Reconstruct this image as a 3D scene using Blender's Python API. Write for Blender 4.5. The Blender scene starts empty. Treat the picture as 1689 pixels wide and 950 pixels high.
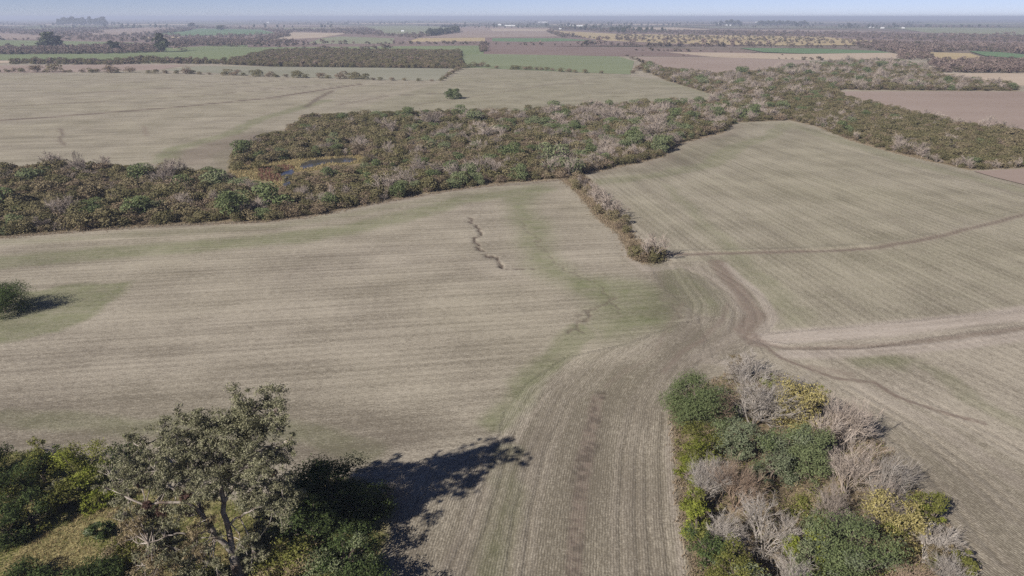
import bpy, math, random
import numpy as np
from mathutils import Vector

# ------------------------------------------------------------------ camera, sky, sun, exposure
scene = bpy.context.scene
CAM_H, FOC, PCX, PCY = 60.0, 1206.0, 844.5, 475.0          # metres; photo pixels (1689 x 950)
PITCH = math.atan((475 - 28) / FOC)
cam_data = bpy.data.cameras.new("camera")
cam = bpy.data.objects.new("camera", cam_data)
scene.collection.objects.link(cam)
cam.location = (0, 0, CAM_H)
cam.rotation_euler = (math.pi / 2 - PITCH, 0, 0)
cam_data.sensor_width = 36.0
cam_data.lens = 36.0 * FOC / 1689.0
cam_data.clip_start, cam_data.clip_end = 0.5, 120000.0
scene.camera = cam

SUN_EL = math.radians(32.5)
SHX, SHY = 0.67, 0.742                                      # ground direction in which shadows fall
world = bpy.data.worlds.new("World")
scene.world = world
world.use_nodes = True
wn, wl = world.node_tree.nodes, world.node_tree.links
wn.clear()
sky = wn.new("ShaderNodeTexSky")
sky.sky_type = 'NISHITA'
sky.sun_disc = False
sky.sun_elevation = SUN_EL
sky.sun_rotation = math.atan2(-SHX, -SHY)
sky.altitude = 100.0
sky.air_density, sky.dust_density, sky.ozone_density = 0.5, 0.0, 3.0
bg = wn.new("ShaderNodeBackground")
bg.inputs["Strength"].default_value = 0.050
wout = wn.new("ShaderNodeOutputWorld")
tint = wn.new("ShaderNodeMix"); tint.data_type = 'RGBA'; tint.blend_type = 'MULTIPLY'
tint.inputs[0].default_value = 1.0
tint.inputs[7].default_value = (0.98, 0.86, 1.0, 1.0)       # a touch more lavender than the model's sky
wl.new(sky.outputs[0], tint.inputs[6])
wl.new(tint.outputs[2], bg.inputs["Color"])
wl.new(bg.outputs[0], wout.inputs["Surface"])

sun_data = bpy.data.lights.new("sun", 'SUN')
sun_data.energy = 4.6
sun_data.angle = math.radians(0.5)
sun_data.color = (1.0, 0.95, 0.88)
sun = bpy.data.objects.new("sun", sun_data)
scene.collection.objects.link(sun)
sun.rotation_euler = Vector((SHX * math.cos(SUN_EL), SHY * math.cos(SUN_EL), -math.sin(SUN_EL))).to_track_quat('-Z', 'Y').to_euler()
sun.location = (-200, -200, 200)

vs = scene.view_settings
vs.view_transform = 'Standard'
vs.look = 'None'
vs.exposure = 0.75
vs.gamma = 1.0
vs.use_curve_mapping = False
scene.cycles.max_bounces = 5
scene.cycles.diffuse_bounces = 2
scene.cycles.glossy_bounces = 2
scene.cycles.transmission_bounces = 3
scene.cycles.volume_bounces = 0
scene.cycles.transparent_max_bounces = 6
scene.cycles.use_denoising = False

# ------------------------------------------------------------------ pixel <-> world (the photo was measured, the place is laid out in metres)
SP, CP = math.sin(PITCH), math.cos(PITCH)
def ray(x, y):
    dx, dz = (x - PCX) / FOC, -(y - PCY) / FOC
    return dx, CP + dz * SP, -SP + dz * CP
def up(x, y, z=0.0):                                        # a spot on the ground (or at height z)
    dx, dy, dz = ray(x, y)
    t = (z - CAM_H) / dz
    return (dx * t, dy * t)
def at_depth(x, y, Y):
    dx, dy, dz = ray(x, y)
    t = Y / dy
    return (dx * t, Y, CAM_H + dz * t)
def W(pts):
    return np.array([up(*p) for p in pts])
def to_px(X, Y, Z=0.0):
    zc = Y * CP - (Z - CAM_H) * SP
    yc = Y * SP + (Z - CAM_H) * CP
    return PCX + FOC * X / zc, PCY - FOC * yc / zc

# ------------------------------------------------------------------ numpy helpers
def inside(P, poly):
    x, y = P[:, 0], P[:, 1]
    r = np.zeros(len(P), bool)
    n = len(poly)
    for i in range(n):
        x0, y0 = poly[i]; x1, y1 = poly[(i + 1) % n]
        c = ((y0 > y) != (y1 > y))
        with np.errstate(divide='ignore', invalid='ignore'):
            xi = (x1 - x0) * (y - y0) / (y1 - y0 + 1e-12) + x0
        r ^= c & (x < xi)
    return r
def line_dist(P, line, signed=False):
    best = np.full(len(P), 1e9); side = np.zeros(len(P)); along = np.zeros(len(P)); acc = 0.0
    for i in range(len(line) - 1):
        a, b = line[i], line[i + 1]
        ab = b - a; L2 = float(ab @ ab) + 1e-9
        t = np.clip(((P - a) @ ab) / L2, 0, 1)
        q = P - (a + t[:, None] * ab)
        d = np.hypot(q[:, 0], q[:, 1])
        m = d < best
        best = np.where(m, d, best)
        if signed:
            s = np.sign(ab[0] * (P[:, 1] - a[1]) - ab[1] * (P[:, 0] - a[0]))
            side = np.where(m, s, side)
            along = np.where(m, acc + t * math.sqrt(L2), along)
        acc += math.sqrt(L2)
    return (best * side, along) if signed else best
def sstep(a, b, x):
    t = np.clip((x - a) / (b - a), 0, 1)
    return t * t * (3 - 2 * t)
def poly_soft(P, poly, w):
    d = line_dist(P, np.vstack([poly, poly[:1]]))
    return sstep(-w, w, np.where(inside(P, poly), d, -d))
_tab = np.random.RandomState(5).rand(256, 256)
def vnoise(P, scale, oct=3, off=0.0):
    r = np.zeros(len(P)); amp = 1.0; tot = 0.0
    for o in range(oct):
        q = P / scale * (2 ** o) + off + 17.3 * o
        i = np.floor(q).astype(int); f = q - i; f = f * f * (3 - 2 * f)
        a = _tab[i[:, 0] % 256, i[:, 1] % 256]; b = _tab[(i[:, 0] + 1) % 256, i[:, 1] % 256]
        c = _tab[i[:, 0] % 256, (i[:, 1] + 1) % 256]; d = _tab[(i[:, 0] + 1) % 256, (i[:, 1] + 1) % 256]
        r += amp * ((a * (1 - f[:, 0]) + b * f[:, 0]) * (1 - f[:, 1]) + (c * (1 - f[:, 0]) + d * f[:, 0]) * f[:, 1])
        tot += amp; amp *= 0.5
    return r / tot

def new_mesh(name, V, Q, mats=(), mi=None, smooth=False):
    """V (n,3); Q (m,k) faces of one size, or a list of such arrays"""
    me = bpy.data.meshes.new(name)
    Qs = Q if isinstance(Q, list) else [Q]
    Qs = [np.asarray(q) for q in Qs if len(q)]
    V = np.asarray(V, dtype=np.float32)
    me.vertices.add(len(V)); me.vertices.foreach_set("co", V.ravel())
    loops = np.concatenate([q.ravel() for q in Qs]).astype(np.int32)
    sizes = np.concatenate([np.full(len(q), q.shape[1]) for q in Qs])
    starts = np.concatenate([[0], np.cumsum(sizes)[:-1]]).astype(np.int32)
    me.loops.add(len(loops)); me.loops.foreach_set("vertex_index", loops)
    me.polygons.add(len(sizes)); me.polygons.foreach_set("loop_start", starts)
    for m in mats: me.materials.append(m)
    if mi is not None: me.polygons.foreach_set("material_index", np.asarray(mi, dtype=np.int32))
    me.update(calc_edges=True)
    me.polygons.foreach_set("use_smooth", np.full(len(sizes), bool(smooth)))
    return me
def add_obj(name, me, parent=None, **props):
    o = bpy.data.objects.new(name, me)
    scene.collection.objects.link(o)
    if parent is not None: o.parent = parent
    for k, v in props.items(): o[k] = v
    return o

class Geo:
    def __init__(s): s.v = []; s.q = []; s.m = []; s.n = 0
    def add(s, V, Q, m=0):
        V = np.asarray(V); Q = np.asarray(Q)
        s.v.append(V); s.q.append(Q + s.n); s.m.append(np.full(len(Q), m)); s.n += len(V)
    def mesh(s, name, mats, smooth=False):
        return new_mesh(name, np.vstack(s.v), list(s.q), mats, np.concatenate(s.m), smooth)

def unit(a):
    return a / (np.linalg.norm(a, axis=-1, keepdims=True) + 1e-9)
def leaves(rng, C, R, n, size, aspect=0.5, shell=(0.55, 1.05), upb=0.7, droop=0.0, clump=0.0, thr=-0.04):
    C = np.asarray(C, float); R = np.asarray(R, float)
    if R.ndim == 1: R = np.repeat(R[:, None], 3, 1)
    p = np.prod(R, 1) ** (2 / 3); p /= p.sum()
    k = rng.choice(len(C), n, p=p)
    d = unit(rng.normal(size=(n, 3)))
    fl = (d[:, 2] < -0.1) & (rng.rand(n) < upb)
    d[fl, 2] *= -1
    pos = C[k] + d * R[k] * rng.uniform(shell[0], shell[1], (n, 1))
    if clump:                                               # leaves gather in sprays with gaps between
        q = pos * clump; ph = rng.uniform(0, 6.28, 6)
        kp = np.sin(q[:, 0] + ph[0] + np.sin(0.7 * q[:, 1] + ph[3])) * np.sin(1.1 * q[:, 1] + ph[1] + np.sin(0.6 * q[:, 2] + ph[4])) * np.sin(1.3 * q[:, 2] + ph[2] + np.sin(0.8 * q[:, 0] + ph[5])) > thr
        pos, d = pos[kp], d[kp]; n = len(pos)
    nr = unit(d * 0.8 + rng.normal(size=(n, 3)) * 0.55)
    t = unit(np.cross(nr, rng.normal(size=(n, 3))))
    if droop: t = unit(t * (1 - droop) + np.array([0, 0, -1.0]) * droop)
    b = unit(np.cross(nr, t))
    s = rng.uniform(size[0], size[1], (n, 1))
    V = np.stack([pos - t * s, pos + b * s * aspect, pos + t * s, pos - b * s * aspect], 1).reshape(-1, 3)
    return V, np.arange(4 * n).reshape(-1, 4)
def segs(A, B, r0, r1, sides=3):
    A = np.asarray(A, float); B = np.asarray(B, float); n = len(A)
    d = unit(B - A)
    ref = np.where(np.abs(d[:, 2:3]) > 0.9, np.array([[1.0, 0, 0]]), np.array([[0, 0, 1.0]]))
    u = unit(np.cross(d, ref)); w = np.cross(d, u)
    V = np.zeros((n, 2 * sides, 3))
    for i in range(sides):
        a = 2 * math.pi * i / sides
        o = u * math.cos(a) + w * math.sin(a)
        V[:, i] = A + o * np.asarray(r0).reshape(-1, 1)
        V[:, sides + i] = B + o * np.asarray(r1).reshape(-1, 1)
    base = (np.arange(n) * 2 * sides)[:, None]
    Q = np.concatenate([base + np.array([[i, (i + 1) % sides, sides + (i + 1) % sides, sides + i]]) for i in range(sides)], 0)
    return V.reshape(-1, 3), Q
def tube(path, rad, sides=7):
    path = np.asarray(path, float); m = len(path)
    d = unit(np.gradient(path, axis=0))
    ref = np.array([0.3, 1.0, 0.1])
    u = unit(np.cross(d, ref)); w = np.cross(d, u)
    V = np.concatenate([path[:, None] + (u * math.cos(2 * math.pi * i / sides) + w * math.sin(2 * math.pi * i / sides))[:, None] * np.asarray(rad).reshape(-1, 1, 1) for i in range(sides)], 1)
    Q = [[j * sides + i, j * sides + (i + 1) % sides, (j + 1) * sides + (i + 1) % sides, (j + 1) * sides + i] for j in range(m - 1) for i in range(sides)]
    return V.reshape(-1, 3), np.array(Q)
def spline(pts, n):
    pts = np.asarray(pts, float)
    t = np.linspace(0, len(pts) - 1, n)
    P = np.vstack([2 * pts[0] - pts[1], pts, 2 * pts[-1] - pts[-2]])
    i = np.minimum(t.astype(int), len(pts) - 2); f = (t - i)[:, None]
    p0, p1, p2, p3 = P[i], P[i + 1], P[i + 2], P[i + 3]
    return 0.5 * (2 * p1 + (p2 - p0) * f + (2 * p0 - 5 * p1 + 4 * p2 - p3) * f ** 2 + (3 * p1 - p0 - 3 * p2 + p3) * f ** 3)

# ------------------------------------------------------------------ materials
def nodes_of(name):
    m = bpy.data.materials.new(name); m.use_nodes = True
    nt = m.node_tree; nt.nodes.clear()
    out = nt.nodes.new("ShaderNodeOutputMaterial")
    return m, nt, out
def N(nt, t, **kw):
    n = nt.nodes.new(t)
    for k, v in kw.items():
        if k in n.inputs.keys(): n.inputs[k].default_value = v
        else: setattr(n, k, v)
    return n
def math_node(nt, op, a, b=None, clamp=False):
    n = nt.nodes.new("ShaderNodeMath"); n.operation = op; n.use_clamp = clamp
    for i, v in enumerate((a, b)):
        if v is None: continue
        if isinstance(v, (int, float)): n.inputs[i].default_value = v
        else: nt.links.new(v, n.inputs[i])
    return n.outputs[0]
def mix(nt, fac, a, b):
    n = nt.nodes.new("ShaderNodeMix"); n.data_type = 'RGBA'
    for s, v in ((n.inputs[0], fac), (n.inputs[6], a), (n.inputs[7], b)):
        if isinstance(v, (int, float)): s.default_value = v
        elif isinstance(v, tuple): s.default_value = (*v, 1.0)
        else: nt.links.new(v, s)
    return n.outputs[2]
def attr(nt, name, vec=False):
    n = nt.nodes.new("ShaderNodeAttribute"); n.attribute_name = name
    return n.outputs["Vector" if vec else "Fac"]
def noise(nt, vec, scale, detail=3.0, rough=0.55):
    n = N(nt, "ShaderNodeTexNoise", Scale=scale, Detail=detail, Roughness=rough)
    if vec is not None: nt.links.new(vec, n.inputs["Vector"])
    return n.outputs["Fac"]
def vscale(nt, vec, sx, sy, sz=1.0):
    n = nt.nodes.new("ShaderNodeVectorMath"); n.operation = 'MULTIPLY'
    nt.links.new(vec, n.inputs[0]); n.inputs[1].default_value = (sx, sy, sz)
    return n.outputs[0]
def remap(nt, v, a, b, c, d):
    n = N(nt, "ShaderNodeMapRange"); n.clamp = True
    nt.links.new(v, n.inputs[0])
    for i, x in enumerate((a, b, c, d)): n.inputs[i + 1].default_value = x
    return n.outputs[0]

def leaf_mat(name, ca, cb, cc=None, transl=0.25, var=0.18):
    m, nt, out = nodes_of(name)
    geo = N(nt, "ShaderNodeNewGeometry"); oi = N(nt, "ShaderNodeObjectInfo")
    col = mix(nt, geo.outputs["Random Per Island"], ca, cb)
    if cc: col = mix(nt, remap(nt, oi.outputs["Random"], 0.3, 1.0, 0.0, 0.85), col, cc)
    hsv = N(nt, "ShaderNodeHueSaturation")
    nt.links.new(col, hsv.inputs["Color"])
    nt.links.new(remap(nt, oi.outputs["Random"], 0, 1, 1 - var, 1 + var), hsv.inputs["Value"])
    d = N(nt, "ShaderNodeBsdfDiffuse"); t = N(nt, "ShaderNodeBsdfTranslucent")
    nt.links.new(hsv.outputs[0], d.inputs[0]); nt.links.new(hsv.outputs[0], t.inputs[0])
    ms = N(nt, "ShaderNodeMixShader"); ms.inputs[0].default_value = transl
    nt.links.new(d.outputs[0], ms.inputs[1]); nt.links.new(t.outputs[0], ms.inputs[2])
    nt.links.new(ms.outputs[0], out.inputs[0])
    return m
def bark_mat(name, ca, cb, scale=1.5, var=0.15):
    m, nt, out = nodes_of(name)
    tc = N(nt, "ShaderNodeTexCoord"); oi = N(nt, "ShaderNodeObjectInfo")
    f = noise(nt, tc.outputs["Object"], scale, 3)
    col = mix(nt, remap(nt, f, 0.35, 0.65, 0, 1), ca, cb)
    hsv = N(nt, "ShaderNodeHueSaturation")
    nt.links.new(col, hsv.inputs["Color"])
    nt.links.new(remap(nt, oi.outputs["Random"], 0, 1, 1 - var, 1 + var), hsv.inputs["Value"])
    d = N(nt, "ShaderNodeBsdfDiffuse")
    nt.links.new(hsv.outputs[0], d.inputs[0]); nt.links.new(d.outputs[0], out.inputs[0])
    return m

M = {}
M['olive'] = leaf_mat("olive_leaves", (0.108, 0.100, 0.048), (0.190, 0.168, 0.088), (0.170, 0.136, 0.086), 0.15)
M['brown'] = leaf_mat("brown_scrub_leaves", (0.135, 0.105, 0.068), (0.215, 0.165, 0.108), (0.19, 0.145, 0.105), 0.12)
M['green'] = leaf_mat("dark_green_leaves", (0.105, 0.135, 0.056), (0.165, 0.190, 0.092), (0.150, 0.162, 0.092), 0.2)
M['bluegreen'] = leaf_mat("grey_green_leaves", (0.125, 0.148, 0.085), (0.195, 0.212, 0.135), None, 0.2)
M['bright'] = leaf_mat("bright_green_leaves", (0.13, 0.155, 0.025), (0.25, 0.265, 0.060), None, 0.3)
M['yellow'] = leaf_mat("yellow_leaves", (0.20, 0.170, 0.060), (0.38, 0.325, 0.150), None, 0.2)
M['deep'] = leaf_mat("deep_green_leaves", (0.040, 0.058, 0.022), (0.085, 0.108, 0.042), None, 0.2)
M['olivegreen'] = leaf_mat("olive_green_leaves", (0.100, 0.108, 0.026), (0.19, 0.185, 0.062), None, 0.25)
M['euc'] = leaf_mat("eucalyptus_leaves", (0.085, 0.088, 0.044), (0.27, 0.255, 0.170), None, 0.2)
M['eucbrown'] = leaf_mat("dry_eucalyptus_leaves", (0.15, 0.118, 0.066), (0.25, 0.20, 0.125), None, 0.2)
M['pinktwig'] = bark_mat("pinkish_grey_twigs", (0.215, 0.175, 0.145), (0.335, 0.285, 0.245), 0.6)
M['twig'] = bark_mat("grey_twigs", (0.195, 0.170, 0.146), (0.345, 0.312, 0.280), 0.8)
M['browntwig'] = bark_mat("brown_twigs", (0.19, 0.135, 0.100), (0.29, 0.22, 0.165), 0.8)
M['darktwig'] = bark_mat("dark_brown_twigs", (0.105, 0.080, 0.060), (0.175, 0.135, 0.105), 0.8)
M['bark'] = bark_mat("brown_bark", (0.09, 0.07, 0.055), (0.17, 0.14, 0.115), 2.0)
M['eucbark'] = bark_mat("pale_eucalyptus_bark", (0.11, 0.085, 0.070), (0.36, 0.32, 0.28), 0.8)
M['nest'] = bark_mat("dark_nest_sticks", (0.045, 0.028, 0.022), (0.10, 0.06, 0.05), 3.0)
M['farshrub'] = leaf_mat("far_scrub_leaves", (0.095, 0.080, 0.052), (0.155, 0.125, 0.088), (0.16, 0.118, 0.10), 0.1)
M['farpink'] = leaf_mat("far_leafless_twigs", (0.135, 0.098, 0.082), (0.215, 0.165, 0.142), None, 0.1)
M['fargreen'] = leaf_mat("far_tree_leaves", (0.042, 0.050, 0.028), (0.078, 0.085, 0.05), None, 0.1)
M['drygrass'] = leaf_mat("dry_grass_blades", (0.22, 0.170, 0.082), (0.40, 0.32, 0.175), None, 0.2)
M['fringe'] = leaf_mat("faded_grass_blades", (0.19, 0.145, 0.098), (0.32, 0.255, 0.180), None, 0.2)
M['greengrass'] = leaf_mat("green_grass_blades", (0.115, 0.135, 0.035), (0.22, 0.235, 0.075), None, 0.25)
M['redplant'] = leaf_mat("reddish_marsh_leaves", (0.13, 0.065, 0.05), (0.22, 0.125, 0.095), None, 0.15)

# near ground: stubble in rows, greening patches, bare soil, leaf litter
def ground_mat():
    m, nt, out = nodes_of("stubble_ground")
    row = attr(nt, "row", True)
    geo = N(nt, "ShaderNodeNewGeometry"); pos = geo.outputs["Position"]
    sep = N(nt, "ShaderNodeSeparateXYZ"); nt.links.new(row, sep.inputs[0])
    wob = noise(nt, pos, 0.5, 2)
    ph = math_node(nt, 'ADD', math_node(nt, 'MULTIPLY', sep.outputs[0], 2 * math.pi / 0.34), math_node(nt, 'MULTIPLY', wob, 2.2))
    rows = math_node(nt, 'SINE', ph)
    thin_ = attr(nt, "thin")
    rows2 = math_node(nt, 'SINE', math_node(nt, 'ADD', math_node(nt, 'MULTIPLY', sep.outputs[0], 2 * math.pi / 2.3), math_node(nt, 'MULTIPLY', noise(nt, vscale(nt, row, 0.25, 0.02), 1.0, 2), 7.0)))
    rows2 = math_node(nt, 'MULTIPLY', rows2, math_node(nt, 'SUBTRACT', 1.0, thin_))
    streak = noise(nt, vscale(nt, row, 0.20, 0.014), 1.0, 4, 0.62)
    swath = noise(nt, vscale(nt, row, 0.75, 0.03), 1.0, 2, 0.5)
    fleck = noise(nt, vscale(nt, row, 4.2, 0.75), 1.0, 3, 0.75)
    mott = noise(nt, pos, 0.045, 5, 0.6)
    fine = noise(nt, pos, 3.4, 3, 0.75)
    f = math_node(nt, 'ADD', math_node(nt, 'ADD', math_node(nt, 'MULTIPLY', rows2, 0.08), math_node(nt, 'MULTIPLY', rows, math_node(nt, 'SUBTRACT', 0.15, math_node(nt, 'MULTIPLY', thin_, 0.05)))), math_node(nt, 'SUBTRACT', 0.56, math_node(nt, 'MULTIPLY', attr(nt, "thin"), 0.46)))
    for v, k in ((streak, 1.0), (swath, 0.5), (fleck, 2.3), (mott, 1.15), (fine, 2.2)):
        f = math_node(nt, 'ADD', f, math_node(nt, 'MULTIPLY', math_node(nt, 'SUBTRACT', v, 0.5), k))
    f = math_node(nt, 'MULTIPLY', f, 1.0, True)
    base = mix(nt, f, (0.144, 0.123, 0.096), (0.380, 0.337, 0.268))
    warm = noise(nt, pos, 0.012, 3)
    base = mix(nt, remap(nt, warm, 0.4, 0.65, 0, 0.4), base, mix(nt, f, (0.145, 0.13, 0.085), (0.35, 0.315, 0.23)))
    gmod = noise(nt, pos, 0.22, 4, 0.65)
    g = math_node(nt, 'MULTIPLY', attr(nt, "green"), remap(nt, math_node(nt, 'ADD', math_node(nt, 'MULTIPLY', gmod, 0.6), math_node(nt, 'MULTIPLY', streak, 0.4)), 0.3, 0.62, 0.35, 1.15), True)
    base = mix(nt, g, base, mix(nt, f, (0.103, 0.110, 0.056), (0.215, 0.215, 0.130)))
    pmod = math_node(nt, 'MULTIPLY', attr(nt, "pale"), remap(nt, fine, 0.3, 0.7, 0.55, 1.0), True)
    base = mix(nt, pmod, base, mix(nt, f, (0.30, 0.255, 0.215), (0.42, 0.365, 0.315)))
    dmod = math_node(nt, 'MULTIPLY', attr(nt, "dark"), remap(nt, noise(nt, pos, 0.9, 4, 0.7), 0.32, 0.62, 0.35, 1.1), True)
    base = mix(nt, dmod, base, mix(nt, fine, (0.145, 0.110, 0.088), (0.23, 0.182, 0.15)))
    lt = mix(nt, remap(nt, noise(nt, pos, 0.35, 4, 0.7), 0.35, 0.65, 0, 1), (0.120, 0.094, 0.060), (0.25, 0.195, 0.125))
    base = mix(nt, attr(nt, "litter"), base, lt)
    dg = mix(nt, remap(nt, noise(nt, pos, 0.5, 4, 0.7), 0.35, 0.65, 0, 1), (0.125, 0.120, 0.048), (0.31, 0.265, 0.130))
    base = mix(nt, attr(nt, "grassy"), base, dg)
    base = mix(nt, attr(nt, "gully"), base, (0.062, 0.050, 0.042))
    bs = N(nt, "ShaderNodeBsdfDiffuse"); nt.links.new(base, bs.inputs[0])
    bp = N(nt, "ShaderNodeBump", Strength=0.55, Distance=0.12)
    nt.links.new(math_node(nt, 'ADD', math_node(nt, 'MULTIPLY', rows, 0.16), math_node(nt, 'ADD', math_node(nt, 'MULTIPLY', fleck, 0.7), fine)), bp.inputs["Height"])
    nt.links.new(bp.outputs[0], bs.inputs["Normal"])
    nt.links.new(bs.outputs[0], out.inputs[0])
    return m
M['ground'] = ground_mat()

def field_mat(name, ca, cb, ang=0.0, streak=0.02):
    m, nt, out = nodes_of(name)
    geo = N(nt, "ShaderNodeNewGeometry")
    rot = N(nt, "ShaderNodeVectorRotate"); rot.rotation_type = 'Z_AXIS'
    nt.links.new(geo.outputs["Position"], rot.inputs["Vector"]); rot.inputs["Angle"].default_value = ang
    s = noise(nt, vscale(nt, rot.outputs[0], streak * 0.12, streak), 1.0, 4, 0.65)
    b = noise(nt, geo.outputs["Position"], 0.006, 4, 0.6)
    fn = noise(nt, geo.outputs["Position"], 0.25, 3, 0.7)
    f = math_node(nt, 'ADD', math_node(nt, 'ADD', math_node(nt, 'MULTIPLY', s, 1.1), math_node(nt, 'MULTIPLY', b, 1.1)), math_node(nt, 'MULTIPLY', fn, 0.5))
    col = mix(nt, remap(nt, f, 0.95, 1.75, 0, 1), ca, cb)
    d = N(nt, "ShaderNodeBsdfDiffuse"); nt.links.new(col, d.inputs[0]); nt.links.new(d.outputs[0], out.inputs[0])
    return m
FM = {
    'green': field_mat("green_crop", (0.135, 0.165, 0.085), (0.19, 0.215, 0.12)),
    'midgreen': field_mat("dull_green_crop", (0.15, 0.172, 0.098), (0.20, 0.22, 0.135)),
    'palegreen': field_mat("pale_green_crop", (0.175, 0.185, 0.115), (0.24, 0.245, 0.165)),
    'greygreen': field_mat("grey_green_stubble", (0.20, 0.195, 0.145), (0.26, 0.25, 0.195)),
    'pink': field_mat("pinkish_ploughed_soil", (0.235, 0.18, 0.15), (0.31, 0.25, 0.215)),
    'purple': field_mat("dark_ploughed_soil", (0.165, 0.12, 0.105), (0.22, 0.17, 0.15)),
    'tan': field_mat("pale_tan_stubble", (0.33, 0.265, 0.20), (0.42, 0.345, 0.27)),
    'yellow': field_mat("dry_yellow_pasture", (0.30, 0.235, 0.135), (0.41, 0.33, 0.20)),
    'teal': field_mat("deep_green_crop", (0.10, 0.16, 0.085), (0.14, 0.20, 0.11)),
    'scrubfloor': field_mat("dark_scrub_floor", (0.095, 0.075, 0.05), (0.15, 0.12, 0.085)),
}
def far_ground_mat():
    m, nt, out = nodes_of("far_land")
    geo = N(nt, "ShaderNodeNewGeometry"); pos = geo.outputs["Position"]
    vo = N(nt, "ShaderNodeTexVoronoi"); vo.voronoi_dimensions = '2D'; vo.distance = 'CHEBYCHEV'
    nt.links.new(vscale(nt, pos, 1 / 900.0, 1 / 620.0), vo.inputs["Vector"]); vo.inputs["Scale"].default_value = 1.0
    sp = N(nt, "ShaderNodeSeparateColor"); nt.links.new(vo.outputs["Color"], sp.inputs[0])
    cr = N(nt, "ShaderNodeValToRGB"); cr.color_ramp.interpolation = 'CONSTANT'
    el = cr.color_ramp.elements
    cols = [(0, (0.115, 0.092, 0.068)), (0.2, (0.15, 0.12, 0.095)), (0.38, (0.125, 0.13, 0.075)), (0.52, (0.20, 0.16, 0.135)), (0.66, (0.16, 0.18, 0.10)), (0.78, (0.26, 0.215, 0.16)), (0.9, (0.10, 0.09, 0.06))]
    el[0].position, el[0].color = 0, (*cols[0][1], 1); el[1].position, el[1].color = cols[1][0], (*cols[1][1], 1)
    for p, c in cols[2:]:
        e = el.new(p); e.color = (*c, 1)
    nt.links.new(sp.outputs[0], cr.inputs[0])
    n1 = noise(nt, pos, 0.0035, 5, 0.65); n2 = noise(nt, pos, 0.03, 3, 0.7)
    col = mix(nt, remap(nt, n1, 0.45, 0.62, 0, 0.8), cr.outputs[0], (0.11, 0.095, 0.068))
    col = mix(nt, remap(nt, n2, 0.5, 0.7, 0, 0.6), col, (0.085, 0.078, 0.052))
    d = N(nt, "ShaderNodeBsdfDiffuse"); nt.links.new(col, d.inputs[0]); nt.links.new(d.outputs[0], out.inputs[0])
    return m
M['farland'] = far_ground_mat()

# ------------------------------------------------------------------ the ground
def disc(name, R, z, mat, rings=(0, 300, 1200, 4000, 12000, 40000), nseg=96):
    V = [(0, 0, z)]; F3 = []; F4 = []
    for r in rings[1:]:
        V += [(r * math.cos(2 * math.pi * i / nseg), r * math.sin(2 * math.pi * i / nseg), z) for i in range(nseg)]
    F3 = [[0, 1 + i, 1 + (i + 1) % nseg] for i in range(nseg)]
    for k in range(len(rings) - 2):
        a, b = 1 + k * nseg, 1 + (k + 1) * nseg
        F4 += [[a + i, b + i, b + (i + 1) % nseg, a + (i + 1) % nseg] for i in range(nseg)]
    return new_mesh(name, np.array(V, float), [np.array(F3), np.array(F4)], [mat])
add_obj("ground", disc("ground", 40000, -0.95, M['farland']), kind="structure")

# outlines of woods (photo pixels, on the ground)
WOOD1 = [(-330, 292), (-100, 284), (0, 284), (60, 282), (200, 280), (270, 288), (340, 292), (372, 285), (385, 262), (410, 240), (470, 222), (505, 196), (600, 192), (740, 189), (860, 187), (960, 180),
         (1060, 174), (1160, 170), (1190, 160), (1100, 133), (1052, 112), (1060, 108), (1110, 117), (1180, 124), (1250, 119), (1300, 113), (1370, 105), (1470, 100), (1530, 112), (1545, 124), (1600, 134), (1675, 143), (1680, 150), (1500, 149), (1385, 148), (1375, 156),
         (1420, 168), (1530, 192), (1600, 206), (1689, 220), (1950, 258), (1950, 300), (1689, 277), (1600, 281), (1545, 268), (1480, 253), (1400, 230), (1345, 208), (1300, 198), (1215, 202), (1190, 218),
         (1120, 236), (1090, 258), (1040, 270), (985, 281), (935, 294), (850, 300), (760, 310), (680, 323), (600, 338), (520, 355), (440, 364), (300, 368), (180, 376), (90, 383), (0, 391), (-200, 402), (-330, 408)]
HEDGE = [(925, 296), (965, 290), (995, 325), (1030, 365), (1050, 395), (1098, 415), (1095, 432), (1065, 436), (1040, 425), (1020, 385), (985, 360), (955, 320)]
GROVE = [(1205, 618), (1290, 622), (1330, 660), (1420, 705), (1460, 740), (1490, 790), (1545, 850), (1600, 935), (1680, 1060), (1170, 1060), (1143, 950), (1125, 850), (1112, 720), (1112, 660)]
CORNER = [(-300, 742), (0, 748), (60, 745), (150, 770), (215, 800), (300, 820), (420, 830), (520, 790), (600, 790), (648, 830), (640, 890), (600, 950), (560, 1100), (-300, 1100)]
POND_A = [(462, 287), (470, 283), (483, 279), (487, 284), (480, 290), (478, 297), (481, 303), (474, 309), (465, 308), (470, 299), (466, 293)]
POND_B = [(498, 270), (512, 264), (530, 263), (548, 262), (566, 260), (582, 260), (592, 263), (578, 268), (560, 269), (545, 268), (528, 272), (512, 277), (500, 279), (494, 275)]
POND_C = [(148, 334), (162, 327), (176, 325), (172, 332), (158, 337)]
MARSH = [(395, 272), (440, 266), (500, 262), (600, 256), (610, 266), (560, 274), (515, 282), (492, 292), (488, 314), (455, 312), (450, 300), (410, 296), (372, 290)]
MARSH2 = [(120, 338), (150, 326), (185, 322), (200, 328), (175, 342), (140, 346)]
wWOOD1, wHEDGE, wGROVE, wCORNER = W(WOOD1), W(HEDGE), W(GROVE), W(CORNER)
wMARSH, wMARSH2 = W(MARSH), W(MARSH2)

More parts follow.
